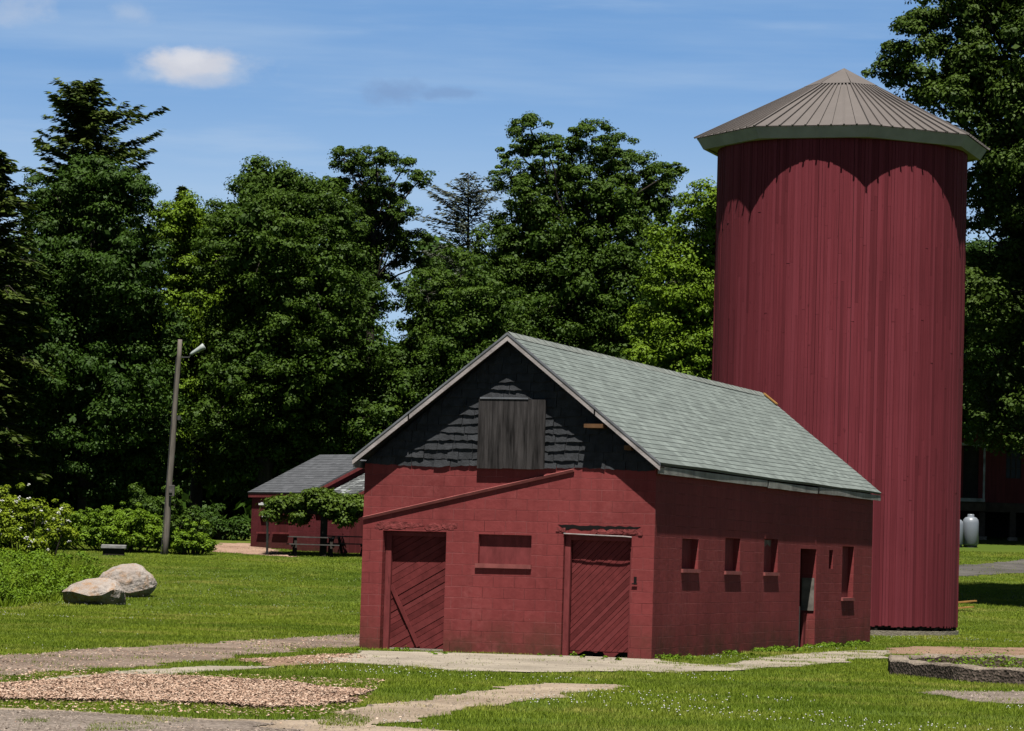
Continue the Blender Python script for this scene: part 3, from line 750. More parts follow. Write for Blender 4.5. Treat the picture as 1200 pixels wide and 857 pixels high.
    mb = MB(); mb.box((-.36, -.012, 1.36), (-.31, .004, 1.47)); mb.tube([(-.335, -.03, 1.35), (-.39, -.03, 1.345), (-.29, -.03, 1.345)], .012, 6); mb.build('latch', MAT['dark'], root)
    # ---- blind window on the front
    mb = MB(); mb.box((-3.305, .085, 1.60), (-2.297, .16, 2.155)); bw = mb.build('blind_window', MAT['trim_red'], root)
    mb = MB(); mb.box((-3.345, -.045, 1.55), (-2.285, .084, 1.625), .8, j=.004); mb.build('sill', MAT['ledge'], bw)
    # ---- side windows, slot and doorway
    for i, (u0, u1, z0, z1) in enumerate(sw + [w4]):
        mb = MB(); mb.box((-.20, u0, z0), (-.13, u1, z1)); wn = mb.build('window', MAT['trim_red'], root)
        mb = MB(); mb.box((-.129, u0 - .03, z0 - .055), (.042, u1 + .03, z0 + .012), .9); mb.build('sill', MAT['ledge'], wn)
        if i == 2:
            wn['label'] = 'third side window with a broken pane at its top'
            mb = MB(); mb.prism([(u0 + .1, z1 - .02), (u1 - .1, z1 - .02), (u1 - .15, z1 - .16), (u1 - .4, z1 - .10), (u0 + .5, z1 - .17), (u0 + .2, z1 - .12)], lambda a, b: (-.125, a, b), lambda a, b: (-.129, a, b)); mb.build('pane', MAT['board_grey'], wn)
    mb = MB(); mb.box((-.30, 13.99, 1.71), (-.26, 14.39, 2.12)); mb.build('slot', MAT['dark'], root)
    mb = MB(); mb.box((-.30, 12.735, .80), (-.03, 12.758, 1.50)); mb.build('board', MAT['board_grey'], root)
    mb = MB(); mb.box((-.06, 11.30, .0), (-.02, 11.42, .9), .5, j=.01); mb.build('broken_board', MAT['timber_grey'], root)
    mb = MB(); mb.box((-.25, 12.55, -.02), (-.2, 12.75, .75), j=.005); mb.build('door_remnant', MAT['trim_red'], root)
    # ---- gable of ragged black shingles
    xr = -W / 2; zr = 5.70; k = (zr - 3.43) / (W / 2)
    def gable(y0, y1, mat, nm):
        mb = MB(); mb.prism([(-W, H), (0, H), (0, 3.43), (xr, zr), (-W, 3.43)], lambda a, b: (a, y0, b), lambda a, b: (a, y1, b)); return mb.build(nm, mat, root)
    gable(.02, .14, MAT['tar'], 'gable_wall'); gable(L - .14, L - .0, MAT['cladding_far'], 'gable_wall')
    random.seed(21); mb = MB(); z = 3.37; row = 0
    while z < zr - .1:
        hh = .155 + random.uniform(-.012, .012)
        half = (zr - .02 - max(z + .06, 3.43)) / k
        x = xr - half - random.uniform(0, .2); ph = random.uniform(0, 9)
        while x < xr + half:
            wd = random.uniform(.2, .5); xa = max(x, xr - half); xb = min(x + wd - .008, xr + half)
            if xb - xa > .03:
                n = max(2, int((xb - xa) / .07)); pr = random.uniform(.016, .042)
                xs = np.linspace(xa, xb, n + 1)
                zb = [z + .016 * math.sin(ph + q * 3.1) + random.uniform(-.012, .012) for q in xs]
                ps = [pr + random.uniform(-.008, .008) for q in xs]
                vs_ = [(q, -p, b) for q, p, b in zip(xs, ps, zb)] + [(q, .012, min(z + hh + .05, zr - abs(q - xr) * k)) for q in xs] + [(q, .019, b) for q, b in zip(xs, zb)]
                m_ = n + 1
                fs = [(i, i + 1, m_ + i + 1, m_ + i) for i in range(n)] + [(2 * m_ + i, 2 * m_ + i + 1, i + 1, i) for i in range(n)] + [(0, m_, 2 * m_), (n, 2 * m_ + n, m_ + n)]
                mb.add(vs_, fs, random.random())
            x += wd
        z += hh; row += 1
    mb.build('gable_shingles', MAT['tar'], root)
    # ---- loft hatch
    random.seed(4); mb = MB(); x = -3.345
    for q in (.22, .26, .21, .25, .17, .165):
        mb.box((x, -.10, 3.345 + random.uniform(-.006, .006)), (x + q - .005, -.065 + random.uniform(-.006, .006), 4.60), random.random()); x += q
    mb.box((-3.33, -.062, 3.42), (-2.08, -.04, 3.52)); mb.box((-3.33, -.062, 4.40), (-2.08, -.04, 4.50))
    ht = mb.build('loft_hatch', MAT['hatch'], root)
    mb = MB(); mb.box((-3.32, -.115, 4.602), (-2.40, -.06, 4.632)); mb.build('flashing_strip', MAT['flash'], ht)
    # ---- old ledge across the front
    mb = MB(); mb.bar((-5.545, -.022, 2.39), (-1.53, -.022, 3.345), .045, .05, .8, (0, -.3, 1)); mb.build('flashing_ledge', MAT['ledge'], root)
    # ---- roof
    e, s_ = .25, .145; zE, zR = 3.50, 5.79; xc = -W / 2
    def fR(s, t, h): return ((s_) + (xc - s_) * t + h * .62, -e + s * (L + e + .22), zE + (zR - zE) * t + h * .78)
    def fL(s, t, h): return ((-W - s_) + (xc + W + s_) * t - h * .62, -e + s * (L + e + .22), zE + (zR - zE) * t + h * .78)
    r1 = slope_roof('roof', fR, 30, 25, MAT['shingle'], root, .05, .018, .007, 1)
    slope_roof('roof', fL, 30, 25, MAT['shingle'], root, .05, .016, .011, 2)
    mb = MB(); n = 46
    for i in range(n):
        y0 = -e - .01 + (L + e + .22) * i / n; y1 = y0 + (L + e + .22) / n + .02
        for sg in (-1, 1):
            vv = []
            for yy, hh in ((y0, .017), (y1, .009)):
                vv += [(xc, yy, zR + hh + .012), (xc + sg * .14, yy, zR + hh - .105), (xc + sg * .14, yy, zR + hh - .12)]
            mb.add(vv, [(0, 1, 4, 3), (1, 2, 5, 4), (0, 2, 1), (3, 4, 5)], random.random())
    mb.build('ridge_cap', MAT['ridge'], root, fix=False)
    def rake(sg, nm):
        mb = MB(); xe = s_ if sg > 0 else -W - s_
        a = Vector((xe, -e + .0, zE - .055)); b = Vector((xc, -e + .0, zR - .055))
        cuts = [0, .42, .43, .85, 1] if sg > 0 else [0, .36, .37, 1]
        for q0, q1 in zip(cuts, cuts[1:]):
            if q1 - q0 < .05: continue
            mb.prism([(q0, -.085), (q1, -.085), (q1, .02), (q0, .02)], lambda q, h: tuple(a.lerp(b, q) + Vector((0, -.03, h))), lambda q, h: tuple(a.lerp(b, q) + Vector((0, -.002, h))))
        o = mb.build(nm, MAT['rake'], root)
        mb = MB(); mb.prism([(0, .022), (1, .022), (1, .062), (0, .062)], lambda q, h: tuple(a.lerp(b, q) + Vector((0, -.042, h))), lambda q, h: tuple(a.lerp(b, q) + Vector((0, -.004, h))))
        mb.build('drip_edge', MAT['flash'], o)
        # boarded underside of the overhang
        mb = MB(); mb.prism([(0, -.03), (1, -.03), (1, -.0), (0, -.0)], lambda q, h: tuple(a.lerp(b, q) + Vector((0, .001, h))), lambda q, h: tuple(a.lerp(b, q) + Vector((0, e + .01, h)))); mb.build('soffit', MAT['timber_dark'], o)
    rake(1, 'rake_board'); rake(-1, 'rake_board')
    mb = MB(); mb.box((-1.28, -.30, 4.10), (-.93, .0, 4.17)); mb.build('lookout', MAT['lookout'], root)
    mb = MB(); mb.box((-.55, -.2, 3.72), (-.42, .0, 3.8)); mb.build('lookout', MAT['lookout'], root)
    random.seed(31)
    for q0, q1, dz in ((-e, 7.7, 0), (7.83, 12.2, -.012), (12.35, L + .2, .006)):
        mb = MB(); n = 8
        for i in range(n):
            a = q0 + (q1 - q0) * i / n; b = q0 + (q1 - q0) * (i + 1) / n
            mb.box((s_ - .045, a, 3.31 + dz + random.uniform(-.004, .004)), (s_ - .012, b - .0005, 3.44 + dz))
        mb.build('fascia', MAT['fascia'], root)
    mb = MB(); mb.box((-.01, -e + .01, 3.395), (s_ - .046, L + .2, 3.425)); mb.build('soffit', MAT['timber_dark'], root)
    mb = MB(); mb.box((-W - s_ + .012, -e, 3.31), (-W - s_ + .045, L + .2, 3.44)); mb.build('fascia', MAT['fascia'], root)
    mb = MB(); mb.box((xc + .02, L + .02, zR - .07), (xc + .5, L + .235, zR - .045)); 
    mb = MB(); mb.prism([(0, -.0), (.16, -.0), (.16, .03), (0, .03)], lambda q, h: (xc + .08 + q * 2.0, L + .05, zR - .06 - q * 1.55 + h + .04), lambda q, h: (xc + .08 + q * 2.0, L + .23, zR - .06 - q * 1.55 + h + .04)); mb.build('roof_patch', MAT['lumber'], root)
make_barn()

# ------------------------------------------------------------------ silo
def make_silo():
    cx, cy_ = SILO; r = SILO_R; zg = .28; zt = 12.95
    root = empty('silo', (cx, cy_, 0)); root.rotation_euler = (0, 0, -math.atan2(cx, cy_))   # local -y faces the camera
    tag(root, 'tall round red board-clad silo with brown octagonal metal roof', 'silo')
    random.seed(77); mb = MB(); n = 230
    for k in range(n):
        a0 = 2 * math.pi * k / n + random.uniform(-.002, .002); a1 = 2 * math.pi * (k + 1) / n - .0014
        dr = random.uniform(-.005, .005); zb = zg + random.uniform(-.03, .02); t = random.random()
        cuts = [zb]; z = zb + random.uniform(2, 5)
        while z < zt - 1.5: cuts.append(z); z += random.uniform(3.5, 5)
        cuts.append(zt)
        for z0, z1 in zip(cuts, cuts[1:]):
            rr = r + dr + random.uniform(-.004, .004); t2 = min(1, max(0, t + random.uniform(-.25, .25))); am = (a0 + a1) / 2
            lean = random.uniform(-.002, .002)
            P = [(q * math.cos(a), q * math.sin(a), z) for z in (z0, z1 - .004) for q, a in ((rr + lean, a0), (rr - lean, a1), (rr - .05, a1), (rr - .05, a0))]
            mb.add(P, [(0,1,5,4),(1,2,6,5),(3,0,4,7),(0,3,2,1),(4,5,6,7)], t2)
    mb.build('cladding', MAT['silo'], root)
    mb = MB(); mb.lathe([(r - .06, .24), (r - .06, zt)], 64); mb.build('sheathing', MAT['timber_dark'], root)
    mb = MB(); n = 60
    for k in range(n):
        if k % 2: continue
        a = 2 * math.pi * (k + random.uniform(-.2, .2)) / n; b = a + .05
        P = [(q * math.cos(t), q * math.sin(t), z) for z in (.17 + random.uniform(-.03, .03), .27) for q, t in ((r - .03, a), (r - .03, b), (r - .09, b), (r - .09, a))]
        mb.add(P, [(0,1,5,4),(1,2,6,5),(3,0,4,7),(0,3,2,1)], .2)
    mb.lathe([(r - .088, .22), (r - .088, .275)], 48); mb.build('stave_ends', MAT['timber_dark'], root)
    mb = MB(); mb.lathe([(r + .03, -.5), (r + .03, .17), (r - .09, .171)], 64); mb.build('foundation', MAT['found'], root)
    # roof
    Re = 3.943; ze = 13.065; zap = 15.033; fh = .30; rot = .1747
    ang = [-math.pi / 2 + rot + k * math.pi / 4 for k in range(8)]
    C_ = [Vector((Re * math.cos(a), Re * math.sin(a), 0)) for a in ang]; ap = Vector((0, 0, zap))
    pan = MB(); rib = MB(); fas = MB(); cap = MB(); sof = MB()
    for k in range(8):
        a, b = C_[k], C_[(k + 1) % 8]; m_ = 9
        A = a + Vector((0, 0, ze)); B = b + Vector((0, 0, ze))
        nrm = (B - A).cross(ap - A).normalized()
        for i in range(m_):
            p, q = A.lerp(B, i / m_), A.lerp(B, (i + 1) / m_)
            pan.add([p, q, q.lerp(ap, .985), p.lerp(ap, .985)], [(0, 1, 2, 3)], random.random())
            pan.add([p - Vector((0, 0, .02)), q - Vector((0, 0, .02)), q.lerp(ap, .985) - Vector((0, 0, .02)), p.lerp(ap, .985) - Vector((0, 0, .02))], [(3, 2, 1, 0)])
            s0 = p.lerp(ap, -.012) + nrm * .02; s1 = p.lerp(ap, .74) + nrm * .02
            rib.bar(s0, s1, .04, .05, .5, nrm)
        # cap cone
        p, q = A.lerp(ap, .735) + nrm * .052, B.lerp(ap, .735) + nrm * .052
        top = ap + Vector((0, 0, .07))
        cap.add([p, q, top, p - nrm * .03, q - nrm * .03], [(0, 1, 2), (0, 3, 4, 1)])
        i0 = a.lerp(Vector((0, 0, 0)), .05); i1 = b.lerp(Vector((0, 0, 0)), .05)
        fas.add([a * .995 + Vector((0, 0, ze - .022)), b * .995 + Vector((0, 0, ze - .022)), i1 + Vector((0, 0, ze - fh)), i0 + Vector((0, 0, ze - fh)),
                 a * .96 + Vector((0, 0, ze - .024)), b * .96 + Vector((0, 0, ze - .024)), i1 * .965 + Vector((0, 0, ze - fh)), i0 * .965 + Vector((0, 0, ze - fh))],
                [(3, 2, 1, 0), (4, 5, 6, 7), (7, 6, 2, 3)])
        sof.add([i0 * .966 + Vector((0, 0, ze - fh + .02)), i1 * .966 + Vector((0, 0, ze - fh + .02)), b * .78 + Vector((0, 0, ze - fh + .02)), a * .78 + Vector((0, 0, ze - fh + .02))], [(0, 1, 2, 3)])
    rf = pan.build('roof', MAT['metal_roof'], root, fix=False)
    rib.build('standing_seams', MAT['metal_roof'], rf); cap.build('roof_cap', MAT['metal_roof'], rf, fix=False)
    fas.build('fascia', MAT['sage'], root, fix=False); sof.build('soffit', MAT['sage'], root)
make_silo()

# ------------------------------------------------------------------ small red shed behind, left
def make_shed():
    psi = R(50); Y = 130.0
    P = at(290, 577, Y); zg = 1.75
    root = empty('block_shed', (P.x, P.y, zg), -psi)      # local x along the eave (right and nearer), local y inwards
    tag(root, 'small red block shed with grey shingle roof behind the vine arbour', 'shed')
    e = .12; Le = 4.06; D = 3.55; zE = P.z - zg; zR = zE + 1.66; Ww = 7.1
    mb = MB()
    mb.slab([e, Le - e], [-.5, zE + .02], [(.7, 1.35, .75, 1.35), (1.75, 2.65, .75, 1.4)], lambda u, z, d: (u, .15 + d, z), .2)
    mb.slab([.35, Ww - .15], [-.5, zE + .02], [(1.0, 2.6, .85, 1.75)], lambda u, z, d: (Le - e - d, u, z), .2)
    mb.slab([.35, Ww - .15], [-.5, zE + .02], [], lambda u, z, d: (e + d, u, z), .2)
    mb.prism([(.15, zE + .02), (Ww - .15, zE + .02), (D, zR - .1)], lambda a, b: (Le - e, a, b), lambda a, b: (Le - e - .2, a, b))
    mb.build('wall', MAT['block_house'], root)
    for u0, u1, z0, z1 in ((.7, 1.35, .75, 1.35), (1.75, 2.65, .75, 1.4)):
        mb = MB(); mb.box((u0, .24, z0), (u1, .28, z1)); wn = mb.build('window', MAT['cladding_far'], root)
        mb = MB(); mb.box((u0 - .08, .06, z0 - .07), (u1 + .08, .2, z0)); mb.build('sill', MAT['trim_red'], wn)
    mb = MB(); mb.box((Le - e - .12, 1.0, .85), (Le - e - .08, 2.6, 1.75)); wn = mb.build('window', MAT['dark'], root)
    mb = MB(); mb.box((Le - e - .05, .9, .78), (Le - e + .09, 2.7, .85)); mb.build('sill', MAT['trim_red'], wn)
    f1 = lambda s, t, h: (s * Le, D * t - h * .42, zE + (zR - zE) * t + h * .9)
    f2 = lambda s, t, h: (s * Le, 2 * D - D * t + h * .42, zE + (zR - zE) * t + h * .9)
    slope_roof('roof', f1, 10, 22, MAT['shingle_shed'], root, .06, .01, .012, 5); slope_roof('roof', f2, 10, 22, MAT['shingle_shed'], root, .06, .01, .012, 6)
    mb = MB(); mb.box((.02, .03, zE - .2), (Le - .02, .07, zE - .06)); mb.build('fascia', MAT['trim_red'], root)
    for sgn in (0, 1):
        mb = MB(); a = Vector((Le - .03, .0, zE - .07)); b = Vector((Le - .03, D, zR - .07))
        if sgn: a = Vector((Le - .03, 2 * D, zE - .07))
        mb.prism([(0, -.13), (1, -.13), (1, .0), (0, .0)], lambda q, h: tuple(a.lerp(b, q) + Vector((.0, 0, h))), lambda q, h: tuple(a.lerp(b, q) + Vector((.035, 0, h)))); mb.build('rake_board', MAT['trim_red'], root)
    # lower wing on the gable end, worn pale shingles
    W2 = 1.9; dz = -.3; x0 = Le - e + .01; yo = .35
    g1 = lambda s, t, h: (x0 + s * W2, yo + (D - yo) * t - h * .42, zE + dz + yo * .0 + (zR - zE + dz * .5) * t + h * .9)
    g2 = lambda s, t, h: (x0 + s * W2, 2 * D - yo - (D - yo) * t + h * .42, zE + dz + (zR - zE + dz * .5) * t + h * .9)
    slope_roof('wing_roof', g1, 8, 15, MAT['shingle_worn'], root, .06, .02, .014, 7); slope_roof('wing_roof', g2, 8, 15, MAT['shingle_worn'], root, .06, .02, .014, 8)
    mb = MB()
    xw = x0 + W2 - .15
    mb.slab([yo + .2, Ww - .55], [-.5, zE + dz - .02], [(.9, 1.7, -.5, 1.75)], lambda u, z, d: (xw - d, u, z), .18)
    mb.slab([x0, xw - .19], [-.5, zE + dz - .02], [], lambda u, z, d: (u, yo + .2 + d, z), .18)
    mb.prism([(yo + .2, zE + dz - .02), (Ww - .55, zE + dz - .02), (D, zR + dz * .5 - .42)], lambda a, b: (xw, a, b), lambda a, b: (xw - .18, a, b))
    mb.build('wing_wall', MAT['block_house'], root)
    mb = MB(); mb.box((xw - .14, .9, -.4), (xw - .1, 1.7, 1.75)); mb.build('door', MAT['cladding_far'], root)
    mb = MB(); a = Vector((x0 + W2 - .02, yo, zE + dz - .07)); b = Vector((x0 + W2 - .02, D, zR + dz * 1.5 - .07))
    mb.prism([(0, -.12), (1, -.12), (1, .0), (0, .0)], lambda q, h: tuple(a.lerp(b, q) + Vector((.0, 0, h))), lambda q, h: tuple(a.lerp(b, q) + Vector((.035, 0, h)))); mb.build('rake_board', MAT['trim_red'], root)
make_shed()

# ------------------------------------------------------------------ far barn, right
def make_far_barn():
    Y = 140.0; P = at(1187, 641, Y); zg = tz(P.x, P.y)
    pxm = F / Y
    X = lambda px: at(px, 600, Y).x - P.x
    Zp = lambda py: at(1160, py, Y).z - zg
    root = empty('timber_barn', (P.x, P.y, zg)); tag(root, 'dark red timber barn on posts in deep shade behind the silo', 'barn')
    x0, x1 = X(1085), X(1085) + 18; zb0, zb1, zt = Zp(600), Zp(589), Zp(589) + 4.6
    mb = MB(); mb.slab([x0, x1], [zb1, zt], [(X(1178), X(1196), Zp(560), Zp(524)), (X(1128), X(1146), Zp(588), Zp(523))], lambda u, z, d: (u, .02 + d, z), .2)
    mb.slab([.22, 8.8], [-.5, zt], [], lambda u, z, d: (x0 + d, u, z), .2); mb.slab([.22, 8.8], [-.5, zt], [], lambda u, z, d: (x1 - d, u, z), .2)
    mb.slab([x0, x1], [-.5, zt], [], lambda u, z, d: (u, 9 - d, z), .2)
    mb.build('wall', MAT['cladding_far'], root)
    mb = MB(); mb.box((x0, -.06, zb0), (x1, .3, zb1 - .003)); mb.build('beam', MAT['brown'], root)
    mb = MB(); mb.box((x0 + .21, .32, zb0 + .05), (x1 - .21, 8.7, zb1 - .05)); mb.build('floor', MAT['timber_dark'], root)
    mb = MB(); mb.box((x0 + .21, 3.0, -.3), (x1 - .21, 3.1, zb0)); mb.build('undercroft_wall', MAT['dark'], root)
    for px in (1110, 1151, 1187, 1226, 1270, 1320, 1380):
        mb = MB(); mb.box((X(px) - .13, -.05, -.3), (X(px) + .13, .2, zb0 - .003)); o = mb.build('post', MAT['brown'], root)
        mb = MB(); mb.box((X(px) - .2, -.12, -.3), (X(px) + .2, .27, .14)); mb.build('footing', MAT['ring_top'], o)
    a0, a1, c0, c1 = X(1178), X(1196), Zp(560), Zp(524)
    mb = MB(); mb.box((a0, .12, c0), (a1, .15, c1)); wn = mb.build('window', MAT['glass_dark'], root)
    mb = MB()
    for q in np.linspace(a0, a1, 4): mb.box((q - .02, .06, c0), (q + .02, .118, c1))
    for q in np.linspace(c0, c1, 4): mb.box((a0, .055, q - .02), (a1, .117, q + .02))
    mb.build('frame', MAT['brown'], wn)  # white muntins given a dark colour that stands for the shade
    # porch deck with white post and rails, left end
    mb = MB(); mb.box((X(1095), -1.5, Zp(589.5)), (X(1148), .0, Zp(585.5))); pd = mb.build('porch', MAT['porch'], root)
    mb = MB(); mb.box((X(1148) - .09, -1.48, Zp(585.4)), (X(1148) - .01, -1.40, Zp(524.6))); mb.build('porch_post', MAT['porch'], pd)
    mb = MB(); mb.box((X(1095), -1.48, Zp(524.5)), (X(1148) - .0, -1.40, Zp(521.5))); mb.build('rail', MAT['porch'], pd)
    mb = MB(); mb.box((X(1128), .12, Zp(588)), (X(1146), .16, Zp(523))); mb.build('door', MAT['timber_dark'], root)
    mb = MB(); mb.box((X(1095), -1.3, Zp(600)), (X(1150), -.07, Zp(590))); mb.build('porch_beam', MAT['brown'], root)
    f1 = lambda s, t, h: (x0 - .4 + s * (x1 - x0 + .8), -.5 + 5.2 * t, zt + .05 + 3.6 * t + h)
    f2 = lambda s, t, h: (x0 - .4 + s * (x1 - x0 + .8), 9.9 - 5.2 * t, zt + .05 + 3.6 * t + h)
    slope_roof('roof', f1, 12, 30, MAT['shingle_shed'], root); slope_roof('roof', f2, 12, 30, MAT['shingle_shed'], root)
    for e in (x0, x1 - .2):
        mb = MB(); mb.prism([(.0, zt + .002), (9.0, zt + .002), (4.7, zt + 3.2)], lambda a, b: (e, a, b), lambda a, b: (e + .2, a, b)); mb.build('gable_wall', MAT['cladding_far'], root)
    # two upright gas cylinders on the ground below the porch
    for px, top, w_, lb in ((1137, 605, 19, 'wider white upright gas tank beside a post of the shaded barn'), (1121, 608, 15, 'white upright gas tank half hidden by the silo edge, left of the wider tank')):
        q = gnd(px, 641.5); Yq = q.y; rr = w_ / 2 * Yq / F; hh = (641.5 - top) * Yq / F
        t = empty('gas_tank', (q.x, q.y, tz(q.x, q.y))); tag(t, lb, 'gas tank', 'gas tanks by the shaded barn')
        mb = MB(); mb.lathe([(0, .06), (rr * .8, .06), (rr, .14), (rr, hh * .78), (rr * .93, hh * .88), (rr * .7, hh * .95), (rr * .3, hh * .985), (0, hh * .99)], 24); mb.build('shell', MAT['tank'], t, smooth=True)
        mb = MB(); mb.lathe([(rr * .42, hh * .93), (rr * .42, hh * 1.04), (rr * .36, hh * 1.06), (0, hh * 1.06)], 16); mb.build('collar', MAT['tank'], t, smooth=True)
        mb = MB(); mb.lathe([(rr * .85, -.05), (rr * .85, .1)], 16); mb.build('base_ring', MAT['iron'], t)
make_far_barn()

# ------------------------------------------------------------------ utility pole, arbour, tables, bench, boulders, ring, planks
def make_pole():
    b = gnd(193, 650); Y = b.y; t = at(211, 398, Y)
    root = empty('utility_pole', (b.x, b.y, tz(b.x, b.y))); tag(root, 'leaning grey wooden pole with one lamp at its top, at the lawn edge', 'lamp pole')
    dx = t.x - b.x; H = t.z - tz(b.x, b.y)
    mb = MB(); n = 12
    mb.tube([(dx * k / n + .012 * math.sin(k * 1.3), 0, -.6 if k == 0 else H * k / n) for k in range(n + 1)], [.125 - .045 * k / n for k in range(n + 1)], 12); p = mb.build('pole', MAT['pole'], root, smooth=True)
    loc = lambda px, py: at(px, py, Y) - Vector((b.x, b.y, tz(b.x, b.y)))
    a, c = loc(212, 419), loc(222, 419)
    mb = MB(); mb.tube([a, c, loc(224, 415)], .025, 6); arm = mb.build('lamp_arm', MAT['iron'], root)
    d0, d1 = loc(224, 415), loc(239, 406)
    mb = MB(); ax = (d1 - d0).normalized()
    mb.tube([d0 - ax * .05, d0 + ax * .03, d0 + ax * .2, d0 + ax * .42, d1, d1 + ax * .02], [.03, .065, .08, .105, .13, .10], 12); mb.build('lamp_head', MAT['lamp'], root, smooth=True)
    q = loc(199, 575); mb = MB(); mb.box((q.x - .02, -.26, q.z - .22), (q.x + .2, -.1, q.z + .2)); mb.box((q.x - .0, -.3, q.z - .1), (q.x + .12, -.261, q.z + .02)); mb.build('meter_box', MAT['timber_grey'], root, bevel=.015)
    q = loc(209, 490); mb = MB(); mb.box((q.x - .02, -.16, q.z - .08), (q.x + .1, -.08, q.z + .08)); mb.build('cable_clamp', MAT['iron'], root)
    mb = MB(); pts = [(dx * k / n - .13 + .05 * k / n, -.1 + .02 * k / n, H * k / n) for k in range(0, n)]; mb.tube(pts, .014, 5); mb.build('conduit', MAT['iron'], root)
make_pole()

def make_tables():
    def table(px, py, rz, lb):
        q = gnd(px, py)
        root = empty('picnic_table', (q.x, q.y, tz(q.x, q.y)), rz); tag(root, lb, 'picnic table', 'picnic tables by the vine arbour')
        mb = MB()
        for i in range(5): mb.box((-.95, -.38 + i * .152, .70), (.95, -.38 + i * .152 + .142, .74), random.random())
        mb.build('tabletop', MAT['timber_grey'], root)
        for s in (-1, 1):
            mb = MB()
            for i in range(2): mb.box((-.95, s * .68 - .14 + i * .145, .42), (.95, s * .68 - .14 + i * .145 + .135, .46))
            mb.build('bench', MAT['timber_grey'], root)
            for s2 in (-1, 1):
                mb = MB(); mb.bar((s * .68, s2 * .62, -.02), (s * .68, s2 * .24, .70), .05, .10, .5, (1, 0, 0)); mb.build('leg', MAT['timber_dark'], root)
            mb = MB(); mb.bar((s * .74, -.78, .38), (s * .74, .78, .38), .05, .08); mb.build('crossbar', MAT['timber_dark'], root)
    table(366, 652, R(8), 'grey picnic table left of the arbour post')
    table(412, 651, R(-22), 'dark picnic table right of the arbour post, by the barn corner')
make_tables()

def make_bench():
    q = gnd(133, 651)
    root = empty('stone_bench', (q.x, q.y, tz(q.x, q.y)), R(4)); tag(root, 'low bench of a pale stone slab on a dark base', 'stone bench')
    s = q.y / F
    mb = MB(); mb.box((-14.5 * s, -.25, 8 * s), (14.5 * s, .25, 12.5 * s), j=.015); mb.build('slab', MAT['bench'], root, bevel=.02)
    mb = MB(); mb.box((-12.5 * s, -.16, -.05), (12.5 * s, .18, 8 * s - .002), j=.01); mb.build('base', MAT['timber_dark'], root, bevel=.02)
make_bench()

def boulder(name, px, py, pts, lb, seed):
    """a broken rock: the hull of a few measured corners, subdivided and roughened"""
    from mathutils import noise as mn
    q = gnd(px, py); bm = bmesh.new()
    for p in pts: bm.verts.new(p)
    bmesh.ops.convex_hull(bm, input=bm.verts)
    for v in [v for v in bm.verts if not v.link_faces]: bm.verts.remove(v)
    for k in range(4): bmesh.ops.subdivide_edges(bm, edges=bm.edges, cuts=1, use_grid_fill=True, smooth=.22 if k == 0 else 0)
    bm.normal_update()
    for v in bm.verts:
        n_ = v.normal.copy(); c = v.co
        d = mn.fractal(c * 2.4 + Vector((seed, 0, 0)), 1, 2, 5) * .035 + mn.fractal(c * 9 + Vector((0, seed, 0)), 1, 2, 3) * .012
        v.co = c + n_ * d
    bmesh.ops.triangulate(bm, faces=bm.faces)
    me = bpy.data.meshes.new(name); bm.to_mesh(me); bm.free()
    o = link(name, me, MAT['rock']); o.location = (q.x, q.y + .3, tz(q.x, q.y) - .03)
    tag(o, lb, 'boulder'); return o
boulder('boulder', 108, 709, [(-.86, -.1, .36), (-.5, -.62, .38), (-.37, -.7, .35), (-.03, -.78, .28), (.3, -.70, .31), (.61, -.5, .48), (-.6, .1, .60), (.24, .1, .78), (.60, .05, .70), (.84, .0, .38),
    (-.74, .1, -.05), (-.35, .0, -.05), (.2, -.05, -.05), (.74, .0, -.05), (.8, .35, -.05), (-.6, .5, -.05), (-.5, .6, .35), (.3, .7, .5), (.7, .5, .4)], 'front boulder on the lawn with a dark undercut face', 4)
boulder('boulder', 149, 700, [(-.92, 0, .52), (-.57, .1, .86), (-.34, 0, .88), (.07, .1, 1.0), (.32, .05, .95), (.67, 0, .68), (.83, 0, .42), (.66, -.1, .15), (.3, -.2, -.05), (-.1, -.3, -.05), (-.5, -.1, -.05),
    (-.4, -.5, .22), (.1, -.6, .16), (.45, -.45, .24), (.1, -.42, .78), (-.3, -.32, .75), (-.4, .6, .5), (.3, .7, .5), (.1, .6, -.05), (-.5, .5, -.05), (.45, -.3, .75)], 'taller round boulder with rusty patches, behind the undercut one', 11)

